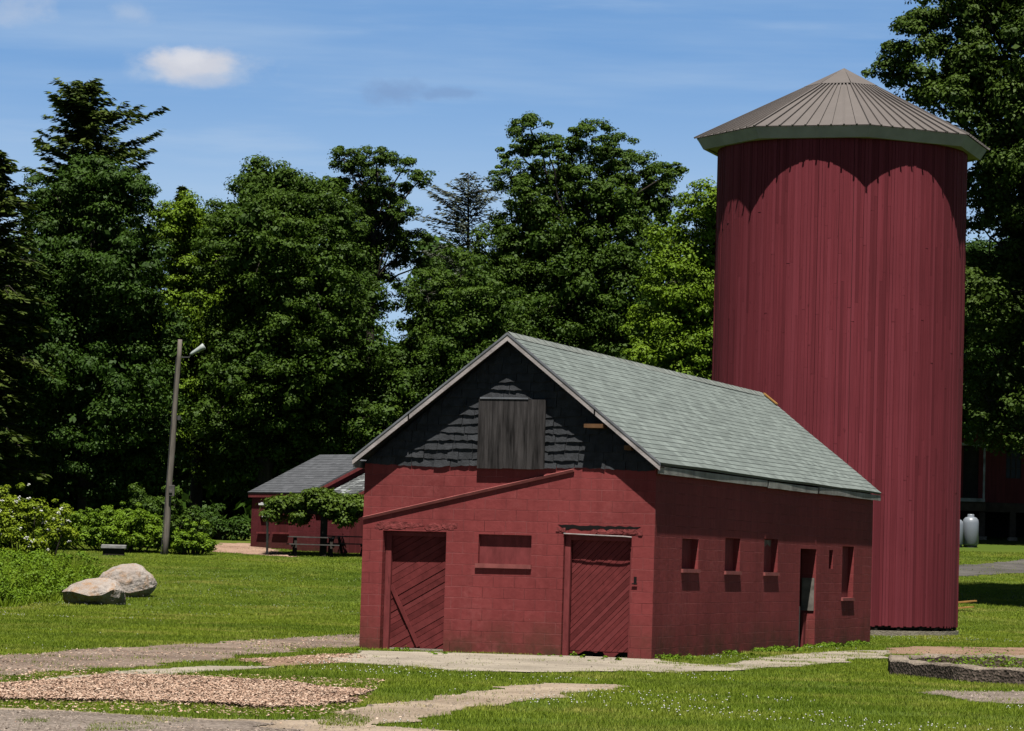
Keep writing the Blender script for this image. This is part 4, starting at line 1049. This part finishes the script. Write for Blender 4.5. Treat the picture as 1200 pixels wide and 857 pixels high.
def make_ring():
    cx, cy_, ro, th, h = 11.75, 53.7, 5.45, .34, .26; n = 14; off = .12
    root = empty('concrete_ring', (cx, cy_, 0)); tag(root, 'low stained concrete ring curb on the grass, the foot of a vanished silo', 'concrete ring')
    mb = MB(); tp = MB(); random.seed(3)
    for k in range(n):
        a0, a1 = off + 2 * math.pi * k / n, off + 2 * math.pi * (k + 1) / n; m_ = 8
        for i in range(m_):
            p = lambda r, f: Vector((r * (math.cos(a0) * (1 - f) + math.cos(a1) * f), r * (math.sin(a0) * (1 - f) + math.sin(a1) * f), 0))
            f0, f1 = i / m_, (i + 1) / m_
            hh = [h + .018 * math.sin(2.1 * (k * m_ + i)) + .01 * math.sin(5.3 * (k * m_ + i)), h + .018 * math.sin(2.1 * (k * m_ + i + 1)) + .01 * math.sin(5.3 * (k * m_ + i + 1))]
            A, B, Ci, D = p(ro, f0), p(ro, f1), p(ro - th, f1), p(ro - th, f0)
            up_ = lambda v, z: Vector((v.x, v.y, z))
            mb.add([up_(A, -.3), up_(B, -.3), up_(B, hh[1] - .03), up_(A, hh[0] - .03)], [(0, 1, 2, 3)])
            mb.add([up_(D, -.3), up_(Ci, -.3), up_(Ci, hh[1] - .03), up_(D, hh[0] - .03)], [(3, 2, 1, 0)])
            A2, B2, C2, D2 = A * .995, B * .995, Ci * 1.005, D * 1.005
            tp.add([up_(A, hh[0] - .03), up_(B, hh[1] - .03), up_(B2, hh[1]), up_(A2, hh[0]), up_(D2, hh[0]), up_(C2, hh[1]), up_(Ci, hh[1] - .03), up_(D, hh[0] - .03)], [(0, 1, 2, 3), (3, 2, 5, 4), (4, 5, 6, 7)])
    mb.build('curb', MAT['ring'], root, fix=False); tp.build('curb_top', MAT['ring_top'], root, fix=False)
    mb = MB(); mb.lathe([(0, .05), (ro - th - .1, .05)], 28); mb.build('fill', MAT['mulch'], root)
make_ring()

def make_lumber():
    q = gnd(1118, 716)
    for i, (dy, rz, dz, lb) in enumerate(((0, .05, .24, 'upper of two orange boards jutting out behind the silo'), (-.25, -.02, .08, 'lower of two orange boards jutting out behind the silo'))):
        mb = MB(); mb.box((-.8, -.07, -.02), (.72 - .15 * i, .07, .02)); o = mb.build('loose_board', MAT['lumber'], None)
        o.location = (q.x, q.y + dy, tz(q.x, q.y) + dz); o.rotation_euler = (.0, -.10, rz + .3); tag(o, lb, 'board', 'loose boards behind the silo')
make_lumber()

# ------------------------------------------------------------------ foliage
def leaf_quads(P, Nrm, size, aspect=.62):
    n = len(P); r = rng.normal(0, 1, (n, 3)); Nrm = Nrm / np.linalg.norm(Nrm, axis=1, keepdims=True)
    a = np.cross(Nrm, r); a /= np.linalg.norm(a, axis=1, keepdims=True) + 1e-9; b = np.cross(Nrm, a)
    s = size[:, None] / 2; fold = Nrm * s * .25
    V = np.stack([P - a * s, P + b * s * aspect + fold, P + a * s, P - b * s * aspect + fold], 1).reshape(-1, 3)
    return V, np.arange(4 * n).reshape(-1, 4)
def puffs_to_leaves(C, rad, per, lsize, flat=.6, upw=.55, core=.16):
    """C (m,3) puff centres, rad (m,), per leaves each: leaves sit mostly on each puff's upper shell"""
    m_ = len(C); n = m_ * per; idx = np.repeat(np.arange(m_), per)
    d = rng.normal(0, 1, (n, 3)); d /= np.linalg.norm(d, axis=1, keepdims=True)
    flip = (d[:, 2] < -.15) & (rng.random(n) < .7); d[flip, 2] *= -1
    q = np.where(rng.random(n) < .14, 1 + .55 * rng.random(n), 1.) * np.where(rng.random(n) < core, rng.random(n) ** .5, 1 - .22 * rng.random(n) ** 1.5)
    P = C[idx] + d * (rad[idx] * q)[:, None] * np.array([1, 1, flat])
    Nn = d * 1.15 + np.array([0, 0, upw]) + rng.normal(0, .4, (n, 3))
    sz = lsize * rng.uniform(.65, 1.25, n)
    V, Fc = leaf_quads(P, Nn, sz)
    pt = rng.random(m_)
    t = np.clip(.45 * pt[idx] + .55 * rng.random(n), 0, 1)
    # a few broad inner leaves make every tuft opaque; dark tint paints its shade
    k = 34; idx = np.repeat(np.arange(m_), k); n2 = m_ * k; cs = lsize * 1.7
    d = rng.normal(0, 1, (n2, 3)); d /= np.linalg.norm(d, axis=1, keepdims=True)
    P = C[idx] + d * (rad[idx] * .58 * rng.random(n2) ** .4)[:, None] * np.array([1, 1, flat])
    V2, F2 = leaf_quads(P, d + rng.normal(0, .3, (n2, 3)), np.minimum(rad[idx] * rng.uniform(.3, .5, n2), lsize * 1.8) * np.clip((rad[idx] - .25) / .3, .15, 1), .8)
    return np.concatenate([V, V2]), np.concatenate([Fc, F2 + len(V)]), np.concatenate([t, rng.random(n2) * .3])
def lobe_puffs(lobes, pr, dens, shell=.55, fine=True):
    C = []; rad = []
    for (c, r) in lobes:
        area = 4 * math.pi * ((r[0] * r[1]) ** 1.6 / 3 + (r[0] * r[2]) ** 1.6 / 3 + (r[1] * r[2]) ** 1.6 / 3) ** (1 / 1.6)
        p = min(pr, max(.3, .42 * (r[0] * r[1] * r[2]) ** (1 / 3))) if fine else pr
        k = max(3, int(dens * area / (p * p)))
        d = rng.normal(0, 1, (k, 3)); d /= np.linalg.norm(d, axis=1, keepdims=True)
        f = shell + (1.05 - shell) * rng.random(k) ** .6
        C.append(np.array(c) + d * f[:, None] * np.array(r)); rad.append(p * rng.uniform(.5, 1.3, k))
    return np.concatenate(C), np.concatenate(rad)
def limb(mb, p, q, r0, r1, n=6, wob=.25):
    p, q = Vector(p), Vector(q); pts = []; L_ = (q - p).length
    for i in range(n + 1):
        t = i / n; v = p.lerp(q, t); v.z += math.sin(t * math.pi) * L_ * .06
        if 0 < i < n: v += Vector((random.uniform(-1, 1), random.uniform(-1, 1), random.uniform(-.5, .5))) * wob * L_ * .08
        pts.append(v)
    mb.tube(pts, [r0 + (r1 - r0) * i / n for i in range(n + 1)], 7)
def leafy_tree(name, lab, cat, Y, lobes_px, base_px, mat, pr=1.0, per=70, lsize=.26, dens=.5, trunk=.38, depth=1.0, group=None, seed=0, fork=.35, extra=()):
    """lobes_px: (x, y, rx, ry) in photo pixels at distance Y (each lobe gets its own depth)"""
    global rng
    rng = np.random.default_rng(100 + seed); random.seed(100 + seed)
    bx = at(base_px, 640, Y).x; bz = tz(bx, Y); s = Y / F
    lobes = []
    for l in lobes_px:
        c = at(l[0], l[1], Y); rx, rz = l[2] * s, l[3] * s; ry = .5 * (rx + rz) * depth
        dy = l[4] if len(l) > 4 else random.uniform(-1, 1) * rx * .8
        lobes.append(((c.x - bx, dy, c.z - bz), (rx, ry, rz)))
        if len(l) < 5 and rx > 1.6:      # the back half of the crown
            lobes.append(((c.x - bx + random.uniform(-.5, .5), dy + ry * 1.5, c.z - bz - rz * .2), (rx * .8, ry * .8, rz * .8)))
    root = empty(name, (bx, Y, bz)); tag(root, lab, cat, group)
    C, rad = lobe_puffs(lobes, pr * .72, dens * .74, .7)
    keep = C[:, 2] > .3
    V, Fc, t = puffs_to_leaves(C[keep], rad[keep], int(per * 1.05), lsize * .78)
    # the inner leaves, larger and sparser, that close the crown; inner shade tinted in
    big = [l for l in lobes if l[1][0] > 1.3]
    if big:
        C2, r2 = lobe_puffs([(c, (r[0] * .72, r[1] * .72, r[2] * .72)) for c, r in big], pr, dens * .8, .2)
        k2 = C2[:, 2] > .3
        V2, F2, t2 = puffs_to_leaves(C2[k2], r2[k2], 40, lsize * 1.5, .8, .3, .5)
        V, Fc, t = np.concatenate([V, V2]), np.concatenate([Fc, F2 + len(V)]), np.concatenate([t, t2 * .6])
    link('crown', mesh_np('crown', V, Fc, t), MAT[mat], root)
    mb = MB(); top = max(l[0][2] for l in lobes); hz = min(l[0][2] - l[1][2] for l in lobes)
    fz = max(hz, top * fork)
    cxm = np.mean([l[0][0] for l in lobes])
    mb.tube([(0, 0, -.4), (0, 0, .15), (cxm * .1, 0, fz * .5), (cxm * .25, .1, fz), (cxm * .6, .2, fz + (top - fz) * .5), (cxm * .9, .2, top - .6)], [trunk * 1.5, trunk * 1.1, trunk * .9, trunk * .7, trunk * .3, .03], 10)
    for c, r in lobes:
        f = random.uniform(.2, .8); a = Vector((cxm * .25, .1, fz)).lerp(Vector((cxm * .7, .2, top - .8)), f * max(0, min(1, (c[2] - fz) / max(1, top - fz))))
        limb(mb, a, c, trunk * .2, .03)
    for k in range(0, len(C), 9):
        c = Vector(C[k]); nr = min(lobes, key=lambda l: (Vector(l[0]) - c).length); limb(mb, nr[0], c, .025, .01, 3)
    mb.build('trunk', MAT['bark'], root, smooth=True)
    return root
def conifer(name, lab, Y, tip, base_y_px, half_px, mat, seed, sparse=1.0, droop=.25, base_px=None, low=.12, group=None, lean=0., pw=.75, sp=.5, cap=None, dense=1.):
    global rng
    rng = np.random.default_rng(300 + seed); random.seed(300 + seed)
    T = at(*tip, Y); bx = at(base_px if base_px else tip[0] - 8, 640, Y).x; bz = tz(bx, Y); H = T.z - bz; R0 = half_px * Y / F
    root = empty(name, (bx, Y, bz)); tag(root, lab, 'tree', group)
    P = []; Nn = []; D = []; S = []; tw = MB()
    dx = T.x - bx
    tw.tube([(dx * k / 10, 0, -.3 if k == 0 else H * k / 10) for k in range(11)], [.34 * (1 - k / 10) + .02 for k in range(11)], 9)
    zs = sorted(H * low + (H - .15 - H * low) * random.random() ** .85 for _ in range(int((H - H * low) * 24)))
    sect = [random.uniform(.7, 1.15) for _ in range(64)]
    for z in zs:
        t = z / H; Rz = min(R0 * min(1, (1 - t) ** pw + .02), cap * Y / F if cap else 99)
        for k in range(1):
            if random.random() > sparse: continue
            a = random.uniform(0, 2 * math.pi); L_ = Rz * random.uniform(.45, 1.15) * sect[int(a / 6.29 * 8) + 8 * int(t * 7.9)]
            d = np.array([math.cos(a), math.sin(a)]); n = max(3, int(L_ / .16 * dense))
            o = np.array([dx * t, 0, z]); rise = random.uniform(.1, .8) if t > .7 else random.uniform(.0, .35)
            tipz = rise * L_ - droop * L_
            tw.tube([tuple(o), tuple(o + np.array([d[0] * L_ * .5, d[1] * L_ * .5, rise * L_ * .5])), tuple(o + np.array([d[0] * L_, d[1] * L_, tipz]))], [.05 * (1 - t) + .015, .025, .008], 4, cap=False)
            for i in range(1, n + 1):
                q = i / n; c = o + np.array([d[0] * L_ * q, d[1] * L_ * q, rise * L_ * q - droop * L_ * q * q])
                wdt = .5 * (1 - q * .6) * min(1, L_)
                for side in (-1, 1, -1, 1, 0):
                    if random.random() > .85 * sparse + .1: continue
                    sd2 = np.array([-d[1] * side, d[0] * side, 0]) * wdt * random.uniform(.15, 1) + rng.normal(0, .05, 3)
                    P.append(c + sd2 + np.array([0, 0, -abs(side) * .08 * random.random()])); D.append(np.array([d[0] + .8 * side * -d[1], d[1] + .8 * side * d[0], -.25]) + rng.normal(0, .2, 3)); S.append(random.uniform(.26, .5) * sp / .5)
    P = np.array(P); D = np.array(D); D /= np.linalg.norm(D, axis=1, keepdims=True); S = np.array(S)[:, None]; n = len(P)
    up_ = np.array([0, 0, 1.]) + rng.normal(0, .4, (n, 3)); b = np.cross(D, up_); b /= np.linalg.norm(b, axis=1, keepdims=True)
    V = np.stack([P - D * S * .5, P + b * S * .2, P + D * S * .6, P - b * S * .2], 1).reshape(-1, 3)
    link('crown', mesh_np('crown', V, np.arange(4 * n).reshape(-1, 4), rng.random(n)), MAT[mat], root)
    tw.build('trunk', MAT['bark'], root, smooth=True)
    return root

def build_trees():
    conifer('hemlock_tree', 'tall hemlock whose pointed top stands above the maples at the left', 160, (102, 95), 640, 200, 'needle', 1, .95, .08, 98, .35, pw=.56, cap=92, dense=1.5)
    conifer('hemlock_tree', 'dark hemlock at the left edge of the photo, cut by the frame', 138, (-4, 170), 640, 100, 'needle', 2, .95, .3, -10, .04, pw=.5, cap=60, dense=1.3)
    conifer('pine_tree', 'small dark pine top between the two leafy crowns, left of the big round one', 178, (214, 217), 640, 60, 'needle', 3, .9, .1, 213, .3)
    conifer('larch_tree', 'thin grey half bare larch with sky showing through it', 172, (549, 204), 640, 210, 'needle_sparse', 4, .85, .02, 546, .3, pw=.66, sp=.34, cap=62, dense=1.0)
    leafy_tree('maple_tree', 'dense blue green maple in front of the tall hemlock', 'tree', 142,
        [(110, 215, 42, 30), (150, 232, 36, 32), (62, 228, 34, 30), (95, 275, 75, 55), (45, 320, 50, 60), (140, 320, 62, 62), (92, 380, 80, 70), (165, 400, 42, 60), (40, 430, 55, 75), (120, 470, 78, 70), (170, 500, 40, 50), (70, 540, 75, 48), (140, 560, 50, 35)],
        100, 'leaf_deep', 1.05, 126, 0.184, .5, .4, seed=1)
    leafy_tree('maple_tree', 'light green tree between the dense maple and the big round crown', 'tree', 150,
        [(222, 262, 42, 32), (200, 300, 32, 44), (250, 305, 48, 48), (225, 350, 52, 50), (205, 410, 40, 55), (255, 410, 50, 60), (225, 480, 50, 55), (255, 540, 42, 40)],
        228, 'leaf_light', 1.0, 115, 0.170, .5, .3, seed=2)
    leafy_tree('oak_tree', 'big round crowned tree above the lamp pole and shed', 'tree', 144,
        [(312, 212, 46, 28), (280, 245, 40, 36), (350, 236, 50, 36), (318, 290, 72, 58), (385, 268, 40, 40), (262, 300, 30, 40), (290, 365, 64, 66), (370, 350, 74, 70), (335, 440, 86, 70), (405, 420, 46, 60), (275, 470, 50, 62), (370, 510, 66, 50), (420, 500, 40, 45), (300, 545, 52, 40)],
        305, 'leaf_maple', 1.0, 122, 0.170, .5, .42, seed=3)
    leafy_tree('ash_tree', 'tall airy tree with open limbs and separate leaf tufts', 'tree', 156,
        [(402, 186, 20, 12, 0), (418, 196, 16, 10, 1), (443, 188, 22, 13, -1), (433, 208, 20, 12, 1), (474, 196, 13, 9, 0), (495, 212, 13, 9, -1), (481, 218, 9, 6, 1), (462, 224, 17, 11, 1), (440, 232, 24, 14, 0), (405, 228, 24, 18, 1), (472, 250, 15, 9, -1), (440, 262, 22, 16, 1), (406, 262, 26, 22, -1), (485, 285, 20, 14, 0), (455, 295, 26, 20, 1), (415, 310, 36, 30), (500, 310, 16, 12, 1), (440, 345, 28, 26), (425, 225, 20, 15, 2), (422, 252, 24, 18, 1.5), (455, 248, 18, 14, 2), (425, 285, 26, 22, 1), (450, 275, 22, 18, 2), (405, 285, 22, 20, 2), (390, 215, 16, 12, 1)],
        425, 'leaf_maple', .72, 98, 0.156, .62, .26, seed=4, fork=.5)
    leafy_tree('maple_tree', 'tall dark maple with a ragged top behind the barn roof', 'tree', 150,
        [(622, 153, 24, 17, 0), (606, 172, 22, 16, 1), (640, 178, 16, 13, -1), (598, 208, 26, 18, 0), (628, 220, 26, 22, 1), (668, 166, 18, 13, 0), (694, 164, 26, 16, -1), (728, 174, 22, 16, 1), (690, 196, 30, 20, 0), (665, 205, 14, 14, 1), (742, 200, 26, 20, 0), (645, 232, 30, 24, 1.5), (664, 228, 26, 22, .5), (690, 222, 30, 20, -1), (640, 196, 18, 16, 2), (712, 190, 24, 20, 1), (660, 188, 14, 12, 2), (620, 235, 26, 20, -1), (755, 222, 28, 20, 1), (580, 285, 26, 20, 0), (770, 204, 20, 14, 1), (786, 206, 13, 11, -1),
         (610, 262, 40, 26), (710, 240, 46, 34), (765, 245, 34, 32), (650, 285, 55, 44), (725, 310, 60, 55), (590, 310, 44, 34), (668, 360, 70, 55), (770, 310, 34, 42), (730, 395, 60, 40), (610, 380, 60, 45), (660, 430, 80, 40)],
        690, 'leaf_maple', .98, 122, 0.170, .46, .42, seed=5)
    leafy_tree('maple_tree', 'mid green maple left of the tall dark one, above the barn gable', 'tree', 143,
        [(500, 345, 30, 26), (540, 320, 32, 28), (560, 365, 50, 36), (505, 395, 42, 34), (545, 420, 60, 40), (480, 440, 44, 38), (590, 415, 50, 40), (500, 480, 50, 45), (560, 470, 50, 40), (450, 500, 40, 40), (470, 530, 50, 34)],
        520, 'leaf_maple', .95, 122, 0.170, .55, .3, seed=6)
    leafy_tree('locust_tree', 'bright yellow green tree between the barn roof and the silo', 'tree', 124,
        [(825, 240, 32, 24), (850, 262, 40, 30), (800, 285, 34, 32), (845, 310, 48, 44), (790, 330, 34, 34), (815, 370, 52, 44), (772, 385, 34, 28), (850, 400, 45, 44), (795, 425, 44, 34), (760, 425, 26, 20), (845, 460, 50, 40), (790, 480, 50, 36)],
        818, 'leaf_light', .85, 122, 0.156, .6, .28, seed=7)
    leafy_tree('oak_tree', 'large dark oak at the right edge, leaning over behind the silo roof', 'tree', 97,
        [(1078, 42, 30, 26), (1050, 66, 22, 16), (1045, 84, 26, 16), (1110, 25, 40, 36), (1105, 90, 55, 42), (1150, 20, 60, 50), (1140, 120, 60, 50), (1200, 80, 80, 80), (1172, 190, 62, 52), (1240, 200, 90, 80), (1165, 275, 48, 46), (1215, 320, 70, 70), (1160, 350, 46, 46), (1175, 420, 50, 48), (1240, 440, 70, 60), (1160, 470, 40, 34), (1200, 505, 50, 30), (1290, 330, 80, 90), (1280, 100, 90, 90), (1300, 470, 60, 50), (1200, -20, 80, 40), (1290, 0, 70, 50)],
        1262, 'leaf_oak', .82, 133, 0.156, .5, .5, seed=8)
    leafy_tree('maple_tree', 'dark maple overhanging the timber barn behind the oak', 'tree', 135.5,
        [(1130, 420, 60, 50, 0), (1190, 400, 70, 60, -.5), (1250, 410, 70, 60, 0), (1110, 470, 50, 40, .5), (1160, 482, 60, 34, 0), (1220, 482, 70, 34, .3), (1290, 470, 60, 40, 0), (1150, 350, 70, 60, 0), (1230, 320, 80, 60, 0), (1330, 420, 70, 60, 0), (1150, 440, 50, 40, 2.5), (1200, 440, 60, 40, 2.4), (1250, 450, 60, 40, 2.6), (1110, 420, 50, 40, 2.3)],
        1310, 'leaf_deep', 1.0, 122, 0.177, .62, .4, seed=9)
    # the wood behind, one mass
    global rng
    rng = np.random.default_rng(500); C = []
    for k in range(7000):
        Y = rng.uniform(172, 215); px = rng.uniform(-120, 1330)
        top = 318 + 40 * math.sin(px * .011) + 25 * math.sin(px * .037)
        if 425 < px < 500: top = 415
        if px > 840: top = 300
        py = rng.uniform(top, 640); p = at(px, py, Y); C.append((p.x, p.y, p.z))
    V, Fc, t = puffs_to_leaves(np.array(C), rng.uniform(.9, 1.9, len(C)), 34, .6)
    tag(link('far_wood', mesh_np('far_wood', V, Fc, t), MAT['leaf_deep']), kind='stuff')

def shrub(name, lab, cat, lobes_px, Y, mat, pr=.4, per=60, ls=.12, dens=.7, seed=0, blossoms=0, group=None, stems=True):
    global rng
    rng = np.random.default_rng(700 + seed); random.seed(700 + seed)
    s = Y / F; lobes = []; c0 = at(lobes_px[0][0], lobes_px[0][1], Y); bz = tz(c0.x, Y)
    for l in lobes_px:
        c = at(l[0], l[1], Y); lobes.append(((c.x - c0.x, random.uniform(-.4, .4), max(.1, c.z - bz)), (l[2] * s, l[2] * s * .8, l[3] * s)))
    root = empty(name, (c0.x, Y, bz)); tag(root, lab, cat, group)
    C, rad = lobe_puffs(lobes, pr * .68, dens * .72, .35); up_ = rng.random(len(C)) < .3; C[up_, 2] += rng.uniform(0, 1, up_.sum()) ** 2 * .7; rad[up_] *= .6; k = C[:, 2] > .02; C, rad = C[k], rad[k]
    V, Fc, t = puffs_to_leaves(C, rad, int(per * 1.6), ls * .8, .75, .6, .3)
    link('foliage', mesh_np('foliage', V, Fc, t), MAT[mat], root)
    if stems:
        mb = MB()
        for q in range(min(40, len(C))): c = Vector(C[random.randrange(len(C))]); limb(mb, (c.x * .5, c.y * .5, -.1), c, .03, .01, 4)
        mb.build('stem', MAT['bark'], root)
    if blossoms:
        mb = MB()
        for q in range(blossoms):
            i = random.randrange(len(C)); a = random.uniform(0, 6.28)
            p = Vector(C[i]) + Vector((math.cos(a) * .2, -abs(math.sin(a)) * rad[i] * 1.05, rad[i] * random.uniform(.3, .9)))
            for _ in range(5):
                o = p + Vector((random.uniform(-.06, .06), random.uniform(-.03, .03), random.uniform(-.04, .04))); r_ = random.uniform(.02, .042)
                mb.add([o + Vector((r_, 0, 0)), o + Vector((0, 0, r_)), o + Vector((-r_, 0, 0)), o + Vector((0, 0, -r_)), o + Vector((0, -r_, 0))], [(0, 1, 4), (1, 2, 4), (2, 3, 4), (3, 0, 4)])
        ob = mb.build('blossom', MAT['petal'], root, fix=False); tag(ob, kind='stuff')
    return root

def build_plants():
    shrub('flowering_shrub', 'tall yellow green shrub with white blossoms at the left edge', 'shrub', [(40, 622, 44, 24), (0, 612, 36, 30), (75, 630, 18, 16), (18, 594, 18, 12), (42, 600, 14, 10), (2, 585, 12, 9), (66, 612, 12, 10), (-20, 635, 40, 40), (20, 650, 50, 24)], 98, 'leaf_yellow', .38, 60, .12, .55, 1, 150)
    shrub('shrub', 'wide low bright green shrub mound behind the stone bench', 'shrub', [(140, 626, 50, 20), (100, 620, 34, 20), (178, 630, 30, 14), (70, 626, 26, 20), (150, 612, 34, 12)], 122, 'leaf_shrub', .4, 70, .13, .8, 2)
    shrub('shrub', 'small round green shrub right beside the pole foot', 'shrub', [(226, 636, 24, 11), (208, 638, 14, 9), (244, 640, 10, 6)], 121.5, 'leaf_shrub', .3, 60, .12, .9, 3)
    shrub('shrub', 'tall loose darker shrub behind the pole', 'shrub', [(180, 598, 26, 20), (205, 606, 26, 22), (165, 585, 14, 8), (222, 618, 20, 14)], 126, 'leaf_maple', .45, 60, .15, .7, 4)
    shrub('shrub', 'dark shaded thicket shrub under the maples at far left', 'shrub', [(60, 575, 60, 30), (110, 590, 40, 24), (20, 570, 50, 30), (140, 575, 34, 24)], 143, 'leaf_deep', .6, 50, .2, .4, 5)
    shrub('shrub', 'dark shaded shrub left of the shed wall', 'shrub', [(262, 622, 26, 18), (245, 612, 20, 18), (280, 630, 14, 14)], 136, 'leaf_deep', .5, 60, .18, .6, 6)
    # tall grass at the left edge of the lawn
    global rng
    rng = np.random.default_rng(41); n = 15000
    x = rng.uniform(-15.2, -10.9, n); y = rng.uniform(84, 97, n)
    edge = -11.0 - .12 * (97 - y) - .5 * vnoise(x, y, 1.2, 3) - .25; k = x < edge; x, y = x[k], y[k]; n = len(x)
    hh = rng.uniform(.5, 1.15, n) * np.clip((edge[k] - x) / .9, .3, 1.0)
    V, Fc, t = blades(np.stack([x, y, terrain(x, y) - .02], -1), hh, rng.uniform(.025, .05, n), .75)
    tag(link('tall_grass', mesh_np('tall_grass', V, Fc, np.clip(.6 * vnoise(x, y, .5, 71) + .5 * rng.random(n), 0, 1)), MAT['grass_tall']), kind='stuff')
    # leafy stalks among the tall grass
    m_ = 900; hx = rng.uniform(-15.2, -10.9, m_); hy = rng.uniform(84, 97, m_); e2 = -11.0 - .12 * (97 - hy) - .5 * vnoise(hx, hy, 1.2, 3) - .25; k2 = hx < e2 - .1; hx, hy = hx[k2], hy[k2]
    hz = terrain(hx, hy) + rng.uniform(.2, 1.0, len(hx)) * np.clip((e2[k2] - hx) / .9, .3, 1.0)
    V, Fc, t = puffs_to_leaves(np.stack([hx, hy, hz], -1), rng.uniform(.1, .26, len(hx)), 60, .085, 1.1, .5, .3)
    tag(link('wild_herbs', mesh_np('wild_herbs', V, Fc, t), MAT['leaf_shrub']), kind='stuff')
    # weeds: foot of the side wall, apron cracks, inside the ring
    pts = []; c, s = math.cos(PHI), math.sin(PHI)
    for k in range(420):
        ly = random.uniform(.0, BL); lx = abs(random.gauss(.05, .22)) + .03
        if vnoise(ly, 0, 1.3, 2) < .58: continue
        pts.append((BO.x + lx * c + ly * s, BO.y - lx * s + ly * c, random.uniform(.03, .09)))
    for k in range(60):
        lx = -random.uniform(0, BW); ly = -random.uniform(.02, 2.4)
        if vnoise(lx, ly, .8, 5) < .55: continue
        pts.append((BO.x + lx * c + ly * s, BO.y - lx * s + ly * c, random.uniform(.02, .06)))
    for k in range(330):
        a = random.uniform(0, 6.28); r = 4.9 * math.sqrt(random.random())
        x_, y_ = 11.75 + r * math.cos(a), 53.7 + r * math.sin(a)
        if vnoise(x_, y_, 1.1, 8) < .45: continue
        pts.append((x_, y_, random.uniform(.12, .34)))
    P = np.array(pts); C = np.stack([P[:, 0], P[:, 1], terrain(P[:, 0], P[:, 1]) + P[:, 2] * .5 + np.where((P[:, 0] - 11.75) ** 2 + (P[:, 1] - 53.7) ** 2 < 25, .05, 0)], -1)
    V, Fc, t = puffs_to_leaves(C, P[:, 2], 26, .05, .8, .5)
    tag(link('weeds', mesh_np('weeds', V, Fc, t), MAT['leaf_shrub']), kind='stuff')
    # vine arbour
    Y = 123.0; q = at(380, 640, Y); zg = tz(q.x, q.y)
    root = empty('vine_arbour', (q.x, q.y, zg)); tag(root, 'grape vine arbour on a dark post in front of the red shed', 'arbour')
    L_ = lambda px, py: at(px, py, Y) - Vector((q.x, q.y, zg))
    zt = L_(380, 603).z
    for px, dy, wd, mt in ((380, 0, .24, 'timber_dark'), (378, 2.2, .16, 'timber_dark'), (440, 1.4, .16, 'timber_dark')):
        mb = MB(); mb.box((L_(px, 600).x - wd / 2, dy - wd / 2, -.3), (L_(px, 600).x + wd / 2, dy + wd / 2, zt)); mb.build('post', MAT[mt], root)
    mb = MB(); xa = L_(313, 600).x; mb.tube([(xa + .05, .1, -.3), (xa + .03, .1, zt * .6), (xa - .02, .1, zt + .05)], [.05, .045, .04], 8); o = mb.build('post', MAT['fascia'], root); o['label'] = 'thin pale post with two white end caps'
    for px, py in ((308, 591), (312, 605)):
        p = L_(px, py); mb = MB(); mb.box((p.x - .16, -.06, p.z - .035), (p.x + .14, .06, p.z + .035)); mb.box((p.x - .08, -.05, p.z + .036), (p.x + .05, .05, p.z + .07)); mb.build('end_cap', MAT['white'], o)
    for dy in (-.1, 1.1, 2.3):
        mb = MB(); mb.box((L_(312, 600).x, dy - .05, zt + .01), (L_(450, 600).x, dy + .05, zt + .13)); mb.build('beam', MAT['timber_dark'], root)
    rng = np.random.default_rng(900); lob = []
    for px, py, rx, ry in ((330, 592, 20, 10), (352, 590, 24, 12), (378, 588, 26, 13), (402, 590, 26, 13), (420, 592, 22, 13), (445, 592, 24, 13), (347, 606, 9, 10), (318, 604, 7, 6), (404, 608, 9, 9), (372, 580, 14, 6), (388, 600, 10, 8)):
        p = L_(px, py); lob.append(((p.x, random.uniform(-.2, .3), p.z), (rx * Y / F, .8, ry * Y / F * .75)))
        lob.append(((p.x, random.uniform(1., 2.), p.z), (rx * Y / F, .9, ry * Y / F * .7)))
    C, rad = lobe_puffs(lob, .26, .6, .3); V, Fc, t = puffs_to_leaves(C, rad, 46, .15, .7, .6)
    link('vine', mesh_np('vine', V, Fc, t), MAT['leaf_vine'], root)
make_grass()
make_stones()
build_trees()
build_plants()
